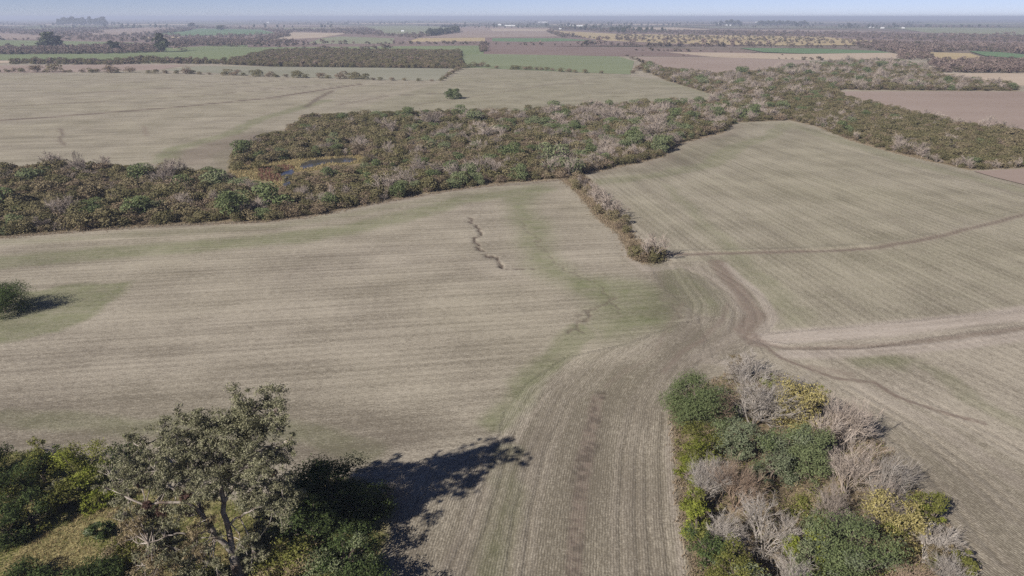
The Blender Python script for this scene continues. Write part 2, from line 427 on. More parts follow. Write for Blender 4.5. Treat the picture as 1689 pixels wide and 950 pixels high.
def near_ground():
    rs = [26.0]
    while rs[-1] < 1350: rs.append(rs[-1] + 0.32 + rs[-1] ** 2 / 56000.0)
    rs = np.array(rs); th = np.radians(np.linspace(-56, 56, 600))
    R, T = np.meshgrid(rs, th, indexing='ij')
    X, Y = R * np.sin(T), R * np.cos(T)
    P = np.stack([X.ravel(), Y.ravel()], 1)
    wob = np.stack([vnoise(P, 9.0, 3, 3.1) - 0.5, vnoise(P, 9.0, 3, 40.7) - 0.5], 1)
    Pw = P + wob * 5.0                                       # ragged patch edges
    Pj = P + wob * 1.6
    n = len(P)
    green, pale, dark, litter, grassy, gully, thin, z = (np.zeros(n) for _ in range(8))
    def gp(pts, w, s): np.maximum(green, s * poly_soft(Pw, W(pts), w), out=green)
    def gl(pts, hw, s, w=None): np.maximum(green, s * (1 - sstep(hw * 0.5, hw * 1.6, line_dist(Pw, W(pts)))), out=green)
    def dl(arr, pts, hw, s, jit=Pj): np.maximum(arr, s * (1 - sstep(hw * 0.6, hw * 1.5, line_dist(jit, W(pts)))), out=arr)
    # whole fields that are a little greener
    for pts, s in (([(560, 186), (735, 133), (765, 112), (870, 114), (1000, 121), (1110, 133), (1195, 162), (960, 185), (750, 190)], 0.34),
                   ([(-330, 280), (-330, 120), (270, 121), (600, 131), (735, 134), (560, 186), (400, 230), (280, 280)], 0.12),
                   ([(985, 283), (1120, 240), (1210, 203), (1300, 199), (1689, 305), (1950, 345), (1950, 290), (1689, 355), (1450, 408), (1100, 418)], 0.20),
                   ([(1110, 422), (1450, 412), (1689, 360), (1950, 300), (1950, 480), (1689, 512), (1270, 548), (1180, 440)], 0.22)):
        gp(pts, 4.0, s)
    gl([(-300, 445), (0, 432), (150, 419), (330, 406), (480, 393), (600, 374), (690, 350), (760, 330), (890, 312)], 5.5, 0.75)
    gl([(-300, 412), (0, 401), (200, 388), (440, 375), (600, 350), (760, 320), (900, 303)], 3.0, 0.3)
    gp([(835, 322), (890, 318), (880, 345), (905, 372), (902, 420), (960, 452), (1080, 468), (1122, 500), (1100, 545), (1040, 555), (985, 560), (990, 522), (930, 470), (880, 452), (860, 400)], 5.5, 0.88)
    gp([(-200, 505), (60, 480), (150, 466), (217, 463), (205, 490), (150, 520), (90, 547), (0, 567), (-200, 592)], 1.2, 0.85)
    gp([(1088, 440), (1130, 440), (1190, 480), (1192, 520), (1150, 518), (1100, 480)], 3, 0.55)
    gp([(1082, 298), (1112, 305), (1235, 420), (1352, 522), (1330, 537), (1290, 532), (1200, 432)], 4, 0.55)
    gp([(1390, 588), (1500, 588), (1540, 600), (1480, 614), (1400, 606)], 2, 0.65)
    gl([(985, 300), (1080, 290), (1180, 268), (1215, 240), (1270, 226), (1296, 206)], 5, 0.6)
    gl([(1296, 203), (1420, 242), (1520, 272), (1689, 314)], 5, 0.5)
    gl([(268, 268), (290, 245), (380, 221), (430, 196), (500, 176), (540, 165)], 5, 0.75)
    gl([(960, 545), (880, 612), (850, 660), (812, 695)], 2.6, 0.75)
    gl([(836, 740), (840, 850), (815, 960), (790, 1060)], 2.2, 0.5)
    gl([(1545, 615), (1620, 662), (1689, 700)], 2.0, 0.4)
    gl([(0, 690), (150, 700), (330, 705), (520, 715), (620, 745)], 2.5, 0.45)
    gl([(1090, 135), (1150, 150), (1190, 164)], 8, 0.5)
    # tracks: pale worn bands and dark wet soil
    for pts, hw, s in (([(1262, 558), (1330, 552), (1450, 545), (1560, 532), (1689, 516), (1950, 486)], 3.2, 1.0),
                       ([(1300, 584), (1420, 581), (1560, 571), (1689, 553), (1950, 522)], 2.0, 0.85),
                       ([(1195, 435), (1232, 470), (1264, 500), (1271, 525), (1256, 546)], 1.2, 0.75),
                       ([(1130, 440), (1180, 462), (1212, 492), (1222, 515)], 1.0, 0.5),
                       ([(1195, 600), (1150, 590), (1180, 570), (1215, 550)], 1.5, 0.4),
                       ([(1040, 420), (1065, 445), (1110, 440)], 1.6, 0.5),
                       ([(330, 275), (320, 255), (345, 245)], 6, 0.3),
                       ([(1420, 640), (1520, 690), (1600, 740), (1689, 800)], 1.6, 0.35),
                       ([(1125, 950), (1112, 850), (1104, 760), (1108, 700)], 0.5, 0.5)):
        dl(pale, pts, hw, s)
    for pts, hw, s in (([(1235, 558), (1290, 573), (1400, 573), (1540, 562), (1689, 541), (1950, 508)], 0.75, 0.7),
                       ([(1182, 432), (1206, 465), (1230, 495), (1246, 520), (1224, 545), (1245, 564)], 1.9, 0.8),
                       ([(1245, 560), (1290, 590), (1340, 610), (1380, 625), (1440, 632), (1480, 655), (1560, 680), (1620, 697)], 0.5, 0.9),
                       ([(1340, 606), (1395, 618)], 1.2, 0.5),
                       ([(1095, 420), (1200, 419), (1300, 416), (1400, 413), (1450, 408), (1560, 388), (1689, 355), (1950, 290)], 0.9, 0.85),
                       ([(1198, 500), (1190, 525), (1162, 560), (1122, 582), (1092, 612)], 0.55, 0.5),
                       ([(1130, 500), (1100, 545), (1080, 580), (1000, 640)], 0.45, 0.3),
                       ([(-300, 222), (0, 199), (150, 188), (300, 176), (450, 161), (540, 147), (600, 138)], 2.6, 1.0),
                       ([(-100, 166), (0, 160), (200, 150), (380, 140), (480, 130)], 2.0, 0.45),
                       ([(-100, 182), (0, 176), (250, 163), (420, 150), (560, 137)], 2.0, 0.4),
                       ([(505, 176), (525, 162), (548, 150)], 2.0, 0.7),
                       ([(560, 173), (640, 158), (745, 153)], 1.6, 0.55),
                       ([(690, 172), (830, 152), (900, 140), (960, 138), (950, 128)], 2.2, 0.3),
                       ([(98, 212), (104, 222), (98, 230), (106, 240)], 1.0, 0.55), ([(236, 208), (242, 225)], 1.3, 0.5),
                       ([(985, 655), (968, 730), (958, 830), (950, 960)], 0.9, 0.62), ([(973, 690), (950, 770)], 0.5, 0.5),
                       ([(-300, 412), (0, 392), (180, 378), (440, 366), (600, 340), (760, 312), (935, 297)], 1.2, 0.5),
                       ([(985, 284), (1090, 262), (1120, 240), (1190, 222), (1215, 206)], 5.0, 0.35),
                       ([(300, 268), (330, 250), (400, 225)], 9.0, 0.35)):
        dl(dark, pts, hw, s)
    # erosion gullies are cut into the ground
    for pts, hw, dep, s in (([(777, 359), (776, 367), (793, 377), (794, 385), (784, 393), (790, 402), (788, 407), (807, 420), (817, 426), (818, 437), (825, 442)], 0.24, 0.9, 0.9),
                            ([(825, 442), (860, 444), (885, 445)], 0.16, 0.2, 0.55),
                            ([(855, 362), (866, 376), (880, 390), (889, 402), (905, 420), (932, 446), (992, 466), (1002, 490), (1025, 516)], 0.15, 0.2, 0.22),
                            ([(943, 546), (960, 531), (974, 521), (980, 508), (1000, 500), (1012, 490)], 0.26, 0.35, 0.4),
                            ([(1085, 488), (1100, 500), (1130, 522)], 0.15, 0.15, 0.25),
                            ([(889, 395), (887, 410)], 0.2, 0.15, 0.35), ([(985, 508), (970, 512), (958, 522), (950, 520)], 0.2, 0.2, 0.35), ([(962, 528), (952, 536), (955, 545)], 0.2, 0.2, 0.35), ([(1000, 492), (1022, 505), (1030, 512)], 0.18, 0.2, 0.35)):
        zig = P + np.stack([vnoise(P, 3.0, 2, 8.2) - 0.5, vnoise(P, 3.0, 2, 90.1) - 0.5], 1) * 3.6
        d = line_dist(zig, W(pts))
        np.maximum(dark, s * (1 - sstep(hw, hw * 2.2, d)), out=dark)
        np.maximum(gully, s * (1 - sstep(hw * 0.7, hw * 2.0, d)), out=gully)  # damp soil tone, deepened further to paint the shade inside the channels
        z -= dep * 0.55 * (1 - sstep(0, hw * 2.0, d))
    z += 0.28 * (1 - sstep(0.3, 2.2, line_dist(P, W([(1095, 416), (1300, 412), (1450, 404), (1560, 384), (1689, 351), (1950, 287)]))))
    z += 0.35 * (1 - sstep(0.5, 3.5, line_dist(P, W([(-300, 219), (0, 196), (150, 185), (300, 173), (450, 158), (600, 136)]))))
    z -= 0.12 * (1 - sstep(0.3, 1.2, line_dist(P, W([(1235, 558), (1290, 573), (1400, 573), (1540, 562), (1689, 541)]))))
    for pts, hw, s in (([(-300, 222), (0, 199), (150, 188), (300, 176), (450, 161), (540, 147), (600, 138)], 1.7, 0.5), ([(1095, 420), (1200, 419), (1300, 416), (1400, 413), (1450, 408), (1560, 388), (1689, 355), (1950, 290)], 0.45, 0.4),
                       ([(-100, 166), (0, 160), (200, 150), (380, 140), (480, 130)], 1.8, 0.22), ([(-100, 182), (0, 176), (250, 163), (420, 150), (560, 137)], 1.8, 0.22), ([(560, 173), (640, 158), (745, 153)], 1.6, 0.3), ([(505, 176), (525, 162), (548, 150)], 1.8, 0.4), ([(690, 172), (830, 152), (900, 140)], 2.0, 0.16),
                       ([(98, 212), (104, 222), (98, 230), (106, 240)], 0.8, 0.3), ([(1245, 560), (1290, 590), (1340, 610), (1380, 625), (1440, 632), (1480, 655), (1560, 680), (1620, 697)], 0.22, 0.3), ([(1290, 573), (1400, 573), (1540, 562), (1689, 541), (1950, 508)], 0.35, 0.22),
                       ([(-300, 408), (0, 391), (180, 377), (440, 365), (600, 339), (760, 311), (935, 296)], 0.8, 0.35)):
        dl(gully, pts, hw, s)
    clod = vnoise(P, 0.8, 2, 51.0)
    d = line_dist(Pj, W([(990, 650), (970, 730), (958, 830), (950, 960), (946, 1060)]))
    np.maximum(gully, 0.5 * (1 - sstep(0.7, 1.5, d)) * sstep(0.47, 0.6, clod) * sstep(-0.15, 0.3, vnoise(P, 12.0, 2, 9.0) - 0.3), out=gully)
    d = line_dist(Pj, W([(975, 735), (952, 775), (956, 800)]))
    np.maximum(gully, 0.55 * (1 - sstep(0.6, 1.8, d)) * sstep(0.4, 0.6, clod), out=gully)
    # wheel ruts, in pairs
    ruts = [([(1120, 440), (1178, 474), (1204, 508), (1198, 545), (1160, 585)], 0.3), ([(1140, 442), (1196, 486), (1222, 518), (1212, 548)], 0.4), ([(1152, 432), (1216, 470), (1250, 505), (1256, 532), (1236, 556)], 0.4), ([(1100, 640), (1130, 600), (1190, 572), (1236, 560)], 0.35),
            ([(745, 960), (790, 870), (815, 790), (840, 710), (890, 645), (960, 600)], 0.3), ([(850, 960), (862, 850), (890, 740), (930, 660), (1000, 600), (1080, 556)], 0.22), ([(1040, 960), (1035, 850), (1040, 740), (1060, 660), (1110, 600)], 0.22), ([(1090, 960), (1080, 850), (1078, 740), (1085, 680)], 0.2),
            ([(1290, 566), (1400, 562), (1540, 550), (1689, 530)], 0.4), ([(1300, 578), (1420, 577), (1560, 567), (1689, 548)], 0.4), ([(1262, 553), (1330, 547), (1450, 540), (1689, 510)], 0.3), ([(1400, 640), (1500, 700), (1600, 780), (1689, 860)], 0.25), ([(1480, 640), (1580, 690), (1689, 750)], 0.25), ([(1380, 660), (1480, 740), (1560, 830), (1640, 930)], 0.25),
            ([(1110, 436), (1130, 470), (1150, 500), (1148, 530), (1120, 556)], 0.25)]
    for pts, st in ruts:
        w_ = W(pts); t_ = unit(np.gradient(w_, axis=0)); nn = np.stack([-t_[:, 1], t_[:, 0]], 1)
        for off in (-1.0, 1.0):
            d = line_dist(P + wob * 0.35, w_ + nn * off)
            np.maximum(gully, st * 0.6 * (1 - sstep(0.12, 0.42, d)) * sstep(0.3, 0.55, vnoise(P, 6.0, 2, 70.0)), out=gully)
            np.maximum(pale, st * 0.7 * (1 - sstep(0.3, 0.8, np.abs(d - 0.7))), out=pale)
            z -= 0.10 * (1 - sstep(0.1, 0.45, d))
    for poly, w in ((wWOOD1, 1.2), (wHEDGE, 0.8), (wGROVE, 0.8)):
        np.maximum(litter, poly_soft(Pj, poly, w), out=litter)
    np.maximum(grassy, poly_soft(Pj, wCORNER, 1.0), out=grassy)
    np.maximum(grassy, 0.8 * poly_soft(Pw, wMARSH, 2.0), out=grassy)
    z += (vnoise(P, 1.2, 2, 77.0) - 0.5) * 0.05 * (np.hypot(P[:, 0], P[:, 1]) < 300)
    thin += 0.9 * poly_soft(Pw, W([(1120, 560), (1000, 590), (900, 640), (830, 720), (700, 790), (560, 1200), (1250, 1200), (1140, 900), (1112, 660), (1200, 590)]), 7.0)
    np.maximum(thin, 0.6 * poly_soft(Pw, W([(1290, 625), (1500, 680), (1800, 800), (1950, 1150), (1600, 1150)]), 7.0), out=thin)
    np.maximum(thin, 0.75 * poly_soft(Pw, W([(-300, 640), (300, 640), (760, 690), (700, 790), (-300, 800)]), 8.0), out=thin)
    np.maximum(thin, 0.7 * poly_soft(Pw, W([(1080, 440), (1190, 430), (1270, 520), (1200, 600), (1090, 560)]), 5.0), out=thin)
    np.maximum(thin, 0.8 * poly_soft(Pw, W([(262, 285), (300, 250), (400, 218), (470, 215), (380, 270), (360, 292)]), 5.0), out=thin)
    np.maximum(thin, 0.6 * poly_soft(Pw, W([(985, 290), (1090, 262), (1195, 222), (1225, 215), (1180, 262), (1080, 284)]), 5.0), out=thin)
    # crop rows: u across, v along
    def lin(a, b):
        a, b = np.array(up(*a)), np.array(up(*b)); d = (b - a) / np.linalg.norm(b - a)
        return np.stack([P @ np.array([-d[1], d[0]]), P @ d], 1)
    row = lin((700, 475), (828, 468))
    def setrow(pts, uv):
        k = inside(P + wob * 0.8, W(pts)); row[k] = uv[k]
    setrow([(-330, 285), (-330, 118), (1200, 118), (1195, 165), (560, 190), (400, 240), (280, 285)], lin((100, 220), (400, 213)))
    vp = np.array([(650 - PCX) / FOC, CP + 0.3706 * SP]); vp /= np.linalg.norm(vp)
    setrow([(935, 296), (1120, 240), (1200, 190), (1950, 300), (1950, 480), (1689, 512), (1270, 550), (1180, 440), (1066, 434)], np.stack([P @ np.array([-vp[1], vp[0]]), P @ vp], 1))
    ve = np.array([(380 - PCX) / FOC, CP + 0.3706 * SP]); ve /= np.linalg.norm(ve)
    setrow([(1240, 560), (1400, 577), (1950, 500), (1950, 1150), (1700, 1100), (1450, 740), (1290, 620)], np.stack([P @ np.array([-ve[1], ve[0]]), P @ ve], 1))
    gu, gv = line_dist(P, W([(935, 1300), (945, 1100), (950, 950), (956, 850), (970, 740), (988, 660), (1020, 610), (1075, 565), (1140, 525)]), True)
    setrow([(1150, 600), (1180, 520), (1120, 535), (1040, 565), (1000, 575), (930, 590), (870, 630), (830, 680), (815, 740), (760, 765), (680, 780), (600, 950), (560, 1200), (1250, 1200), (1145, 950), (1115, 800), (1108, 640)], np.stack([gu, gv], 1))
    gu2, gv2 = line_dist(P, W([(1180, 430), (1205, 465), (1235, 500), (1240, 525), (1215, 550), (1150, 590), (1080, 640)]), True)
    setrow([(1070, 436), (1180, 430), (1268, 500), (1275, 530), (1250, 560), (1180, 600), (1150, 520), (1090, 470)], np.stack([gu2, gv2], 1))
    V = np.stack([P[:, 0], P[:, 1], z], 1)
    nr, ntn = len(rs), len(th)
    I = np.arange(nr * ntn).reshape(nr, ntn)
    Q = np.stack([I[:-1, :-1], I[:-1, 1:], I[1:, 1:], I[1:, :-1]], -1).reshape(-1, 4)[:, ::-1]
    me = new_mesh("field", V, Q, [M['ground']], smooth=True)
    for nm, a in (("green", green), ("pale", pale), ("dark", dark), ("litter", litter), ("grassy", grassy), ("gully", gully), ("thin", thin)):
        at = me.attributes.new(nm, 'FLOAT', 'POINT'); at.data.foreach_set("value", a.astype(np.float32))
    at = me.attributes.new("row", 'FLOAT_VECTOR', 'POINT')
    at.data.foreach_set("vector", np.stack([row[:, 0], row[:, 1], np.zeros(n)], 1).astype(np.float32).ravel())
    return add_obj("field", me, kind="structure")
near_ground()

# far fields: one sheet each
FIELDS = [
    ('purple', [(-400, 52), (340, 50), (560, 48), (1000, 50), (1500, 52), (2100, 54), (2100, 66), (1500, 74), (900, 76), (300, 78), (-400, 66)]),
    ('green', [(-300, 66), (0, 66), (75, 67), (180, 69), (240, 71), (180, 74), (100, 77), (0, 80), (-300, 80)]),
    ('pink', [(-300, 55), (0, 55), (40, 57), (80, 60), (78, 64), (0, 65), (-300, 65)]),
    ('teal', [(250, 56), (300, 51), (330, 47), (430, 49), (460, 55), (400, 58), (300, 59)]),
    ('tan', [(440, 62), (480, 53), (572, 55), (530, 62), (500, 66), (430, 66)]),
    ('purple', [(410, 67), (530, 62), (505, 71), (400, 73)]),
    ('palegreen', [(505, 72), (530, 63), (560, 60), (650, 63), (648, 72)]),
    ('pink', [(160, 50), (240, 45), (300, 45), (250, 53), (180, 55)]),
    ('green', [(-300, 89), (0, 89), (160, 88), (280, 79), (340, 76), (408, 74), (409, 78), (560, 77), (800, 75), (797, 90), (700, 90), (380, 104), (181, 103), (0, 99), (-300, 98)]),
    ('pink', [(-300, 109), (0, 108), (200, 106), (310, 107), (262, 115), (100, 120), (0, 120), (-300, 120)]),
    ('greygreen', [(266, 116), (330, 109), (450, 110), (742, 113), (726, 133), (600, 131), (420, 124)]),
    ('palegreen', [(600, 43), (680, 42), (757, 45), (740, 55), (640, 57)]),
    ('pink', [(757, 44), (800, 43), (905, 46), (920, 60), (800, 62), (690, 62), (757, 54)]),
    ('tan', [(808, 47), (905, 48), (908, 51), (812, 51)]),
    ('yellow', [(690, 63), (800, 62), (800, 68), (670, 69)]),
    ('teal', [(812, 63), (925, 63), (985, 67), (870, 69), (812, 68)]),
    ('purple', [(800, 75), (1060, 78), (1250, 86), (1180, 94), (1020, 93), (798, 89)]),
    ('midgreen', [(768, 92), (800, 89), (1020, 93), (1046, 101), (1040, 123), (950, 119), (850, 115), (766, 111)]),
    ('midgreen', [(755, 112), (764, 90), (786, 90), (784, 112)]),
    ('yellow', [(905, 50), (1020, 56), (1100, 57), (1350, 60), (1420, 66), (1560, 73), (1350, 75), (1270, 75), (1120, 72), (1000, 67), (930, 57)]),
    ('pink', [(1050, 94), (1200, 95), (1330, 100), (1362, 104), (1300, 112), (1240, 119), (1180, 123), (1110, 116), (1075, 108)]),
    ('tan', [(1100, 86), (1200, 87), (1330, 89), (1470, 87), (1492, 92), (1480, 97), (1340, 99.5), (1180, 94.5)]),
    ('teal', [(1220, 79), (1345, 80), (1450, 84), (1470, 87), (1330, 88.5), (1260, 86)]),
    ('tan', [(1525, 121), (1689, 121), (1950, 121), (1950, 142), (1689, 142), (1600, 133), (1550, 125)]),
    ('pink', [(1378, 151), (1690, 151), (1950, 152), (1950, 256), (1689, 218), (1600, 204), (1530, 190), (1450, 173), (1400, 161)]),
    ('teal', [(1598, 84), (1650, 86), (1689, 90), (1950, 94), (1950, 100), (1689, 97), (1625, 92)]),
    ('teal', [(1640, 99), (1689, 98), (1950, 100), (1950, 104), (1689, 103)]),
    ('yellow', [(1530, 86), (1600, 88), (1625, 96), (1620, 101), (1550, 99)]),
    ('palegreen', [(1470, 45), (1560, 45), (1690, 47), (1950, 48), (1950, 59), (1689, 59), (1530, 54)]),
    ('pink', [(1606, 283), (1689, 279), (1950, 302), (1950, 338), (1689, 305), (1640, 293)]),
    ('tan', [(-300, 100), (0, 100), (17, 101), (15, 104), (0, 104), (-300, 105)]),
    ('tan', [(1000, 46), (1110, 45), (1180, 49), (1080, 51)]),
    ('tan', [(60, 40.2), (300, 40), (330, 41.6), (80, 41.8)]), ('palegreen', [(0, 46.5), (60, 46), (120, 47.5), (60, 49)]), ('pink', [(330, 42.5), (520, 41.2), (600, 43), (420, 44.6)]), ('tan', [(560, 38.2), (760, 38), (800, 39.6), (600, 40)]),
    ('palegreen', [(450, 47.2), (520, 46.2), (580, 48), (480, 49)]), ('tan', [(900, 40), (1100, 39.8), (1130, 41.6), (920, 42)]), ('greygreen', [(1130, 44), (1340, 43.6), (1400, 45.4), (1180, 46)]), ('pink', [(1150, 48.6), (1350, 49.4), (1480, 52), (1300, 52.6)]),
    ('pink', [(120, 56), (200, 53), (260, 54), (190, 59)]), ('tan', [(-200, 41), (0, 40.6), (60, 42.4), (-200, 43)]), ('palegreen', [(1500, 38.6), (1720, 38.4), (1800, 40), (1560, 40.6)]), ('yellow', [(230, 62), (290, 60.5), (300, 62.5), (250, 64)]), ('tan', [(1180, 36.2), (1420, 36), (1440, 37.2), (1200, 37.4)]), ('palegreen', [(640, 36), (860, 35.8), (880, 37), (660, 37.2)]),
    ('scrubfloor', [(366, 106), (400, 96), (440, 86), (500, 82.5), (760, 86), (763, 108), (740, 113), (450, 110)]),
]
for i, (kind, pts) in enumerate(FIELDS):
    w = W(pts)
    add_obj("field", new_mesh("field", np.c_[w, np.full(len(w), 0.06 + 0.006 * i)], np.arange(len(w))[None, :], [FM[kind]]), kind="structure")

# ponds in the marsh
def water_mat():
    m, nt, out = nodes_of("pond_water")
    p = N(nt, "ShaderNodeBsdfPrincipled")
    p.inputs["Base Color"].default_value = (0.055, 0.050, 0.042, 1); p.inputs["Roughness"].default_value = 0.12
    p.inputs["IOR"].default_value = 1.33
    geo = N(nt, "ShaderNodeNewGeometry")
    b = N(nt, "ShaderNodeBump", Strength=0.05, Distance=0.05)
    nt.links.new(noise(nt, geo.outputs["Position"], 2.0, 2), b.inputs["Height"]); nt.links.new(b.outputs[0], p.inputs["Normal"])
    nt.links.new(p.outputs[0], out.inputs[0])
    return m
M['water'] = water_mat()
for pts in (POND_A, POND_B, POND_C):
    w = W(pts)
    add_obj("pond_water", new_mesh("pond_water", np.c_[w, np.full(len(w), 0.07)], np.arange(len(w))[None, :], [M['water']]), kind="structure")

# ------------------------------------------------------------------ plants: shape makers
def bare_geo(rng, h, stems=3, spread=0.45, kids=(5, 5, 4), r0=0.11, lean=(0, 0), last_seg=1, thin=0.011, cspread=0.5):
    """trunk part and twig part of a leafless tree"""
    tr, tw = Geo(), Geo()
    A = np.c_[rng.normal(size=(stems, 2)) * 0.03, np.zeros(stems) - 0.1]
    D = unit(np.c_[rng.normal(size=(stems, 2)) * spread + np.array(lean), np.ones(stems)])
    L = h * 0.44 * rng.uniform(0.8, 1.15, stems); r = np.full(stems, r0) * rng.uniform(0.7, 1.1, stems)
    levels = len(kids) + 1
    for lv in range(levels):
        ns = 3 if lv < levels - 1 else last_seg
        n = len(A); p = A; d = D; P = [A]; DD = []
        for k in range(ns):
            d = unit(d + rng.normal(size=(n, 3)) * 0.11 + np.array([lean[0] * 0.15, lean[1] * 0.15, 0.06]))
            q = p + d * (L / ns)[:, None]
            ra = r * (1 - 0.5 * k / ns); rb = r * (1 - 0.5 * (k + 1) / ns)
            if lv == levels - 1: rb = rb * 0.5
            V, Q = segs(p, q, ra, rb, 5 if lv == 0 else (4 if lv == 1 else 3))
            (tr if lv < 2 else tw).add(V, Q)
            p = q; P.append(q); DD.append(d)
        if lv == levels - 1: break
        k = kids[lv]; idx = np.repeat(np.arange(n), k)
        t = rng.uniform(0.25, 1.0, n * k); t[::k] = 1.0
        sg = np.minimum((t * ns).astype(int), ns - 1); f = (t * ns - sg)[:, None]
        PP = np.stack(P, 1); DS = np.stack(DD, 1)
        A = PP[idx, sg] * (1 - f) + PP[idx, sg + 1] * f
        D = unit(DS[idx, sg] + rng.normal(size=(n * k, 3)) * cspread)
        L = L[idx] * rng.uniform(0.5, 0.9, n * k) * (1.1 - 0.35 * t)
        r = np.maximum(r[idx] * 0.52, thin)
    return tr, tw
def fit(gs, w, h, base=True):
    """scale the pieces of one plant to its width and height"""
    V = np.vstack([v for g in gs for v in g.v])
    a, b = np.percentile(V, 1, 0), np.percentile(V, 99, 0)
    sx = w / max(b[0] - a[0], 0.1); sy = w / max(b[1] - a[1], 0.1); sz = h / max(b[2], 0.1)
    for g in gs: g.v = [v * np.array([sx, sy, sz]) for v in g.v]
def blobs(rng, w, h, n, base=0.25, rb=(0.13, 0.36)):
    """overlapping lobes filling a crown of width w and height h (metres)"""
    a = rng.uniform(0, 2 * math.pi, n); q = np.sqrt(rng.rand(n)) * 0.62
    zz = base + (1 - base) * rng.uniform(0.06, 0.85, n) * (1 - 0.5 * q ** 2)
    C = np.stack([np.cos(a) * q * w / 2, np.sin(a) * q * w / 2, zz * h], 1)
    r = rng.uniform(rb[0], rb[1], n) * w / 2
    R = np.stack([r, r, np.minimum(r * 0.85, h * 0.33)], 1)
    C[:, 2] = np.minimum(C[:, 2], h - R[:, 2] * 0.95)
    return C, R
def stem_geo(rng, C, h, r0, n=None):
    g = Geo()
    top = np.array([0, 0, 0.35 * h])
    V, Q = tube(spline([(0, 0, -0.15), (rng.normal() * 0.1, rng.normal() * 0.1, 0.18 * h), top], 5), np.linspace(r0, r0 * 0.7, 5), 6); g.add(V, Q)
    for c in (C if n is None else C[:n]):
        s = top * rng.uniform(0.4, 1.0)
        path = spline([s, (s + c) / 2 + rng.normal(size=3) * 0.15, c], 5)
        V, Q = tube(path, np.linspace(r0 * 0.5, r0 * 0.14, 5), 4); g.add(V, Q)
    return g

def ordinal(n):
    w = ["first", "second", "third", "fourth", "fifth", "sixth", "seventh", "eighth", "ninth", "tenth", "eleventh", "twelfth"]
    return w[n - 1] if n <= 12 else "%d%s" % (n, "th" if 10 <= n % 100 <= 20 else {1: "st", 2: "nd", 3: "rd"}.get(n % 10, "th"))
def thing(name, label, cat, loc, group=None, rz=0.0, sc=(1, 1, 1)):
    o = bpy.data.objects.new(name, None); scene.collection.objects.link(o)
    o.empty_display_size = 0.5
    o.location = (loc[0], loc[1], loc[2] if len(loc) > 2 else 0.0); o.rotation_euler = (0, 0, rz); o.scale = sc
    o["label"] = label; o["category"] = cat
    if group: o["group"] = group
    return o

def leafy_tree(name, label, cat, loc, w, h, mats, rng, n_leaf=5200, size=(0.09, 0.2), group=None, nb=18, aspect=0.5, base=0.2, shell=(0.5, 1.05)):
    t = thing(name, label, cat, loc, group)
    C, R = blobs(rng, w, h, nb, base)
    tr = stem_geo(rng, C, h, 0.03 * h)
    g = Geo()
    k = len(mats)
    own = rng.choice(k, len(C), p=[1.0] if k == 1 else [0.62, 0.38])
    for i, m in enumerate(mats):
        sel = own == i
        if not sel.any(): continue
        V, Q = leaves(rng, C[sel], R[sel], int(n_leaf * 1.25 * sel.mean()) + 30, size, aspect, shell, 0.5, 0.0, 5.2 if size[0] < 0.1 else 2.4, -0.03)
        g.add(V, Q, i)
    # loose sprays breaking up the outline
    V, Q = leaves(rng, C, R * 1.0, n_leaf // 5, size, aspect, (1.0, 1.32), 0.8, 0.0, 4.0 if size[0] < 0.1 else 2.0, 0.08); g.add(V, Q, 0)
    fit([g, tr], w * 0.99, h * 1.02)
    add_obj("trunk", tr.mesh("trunk", [M['bark']]), t)
    add_obj("crown", g.mesh("crown", [M[m] for m in mats]), t)
    return t
def bare_tree(name, label, loc, w, h, mat, rng, group=None, lean=(0, 0), dense=True):
    t = thing(name, label, "tree", loc, group)
    tr, tw = bare_geo(rng, h, 5, 0.34, (6, 6, 5, 3) if dense else (5, 4, 4, 4), 0.013 * h, lean, 1, 0.0112, 0.38)
    fit([tr, tw], w * 1.03, h)
    add_obj("trunk", tr.mesh("trunk", [M[mat]]), t)
    add_obj("twigs", tw.mesh("twigs", [M[mat]]), t)
    return t

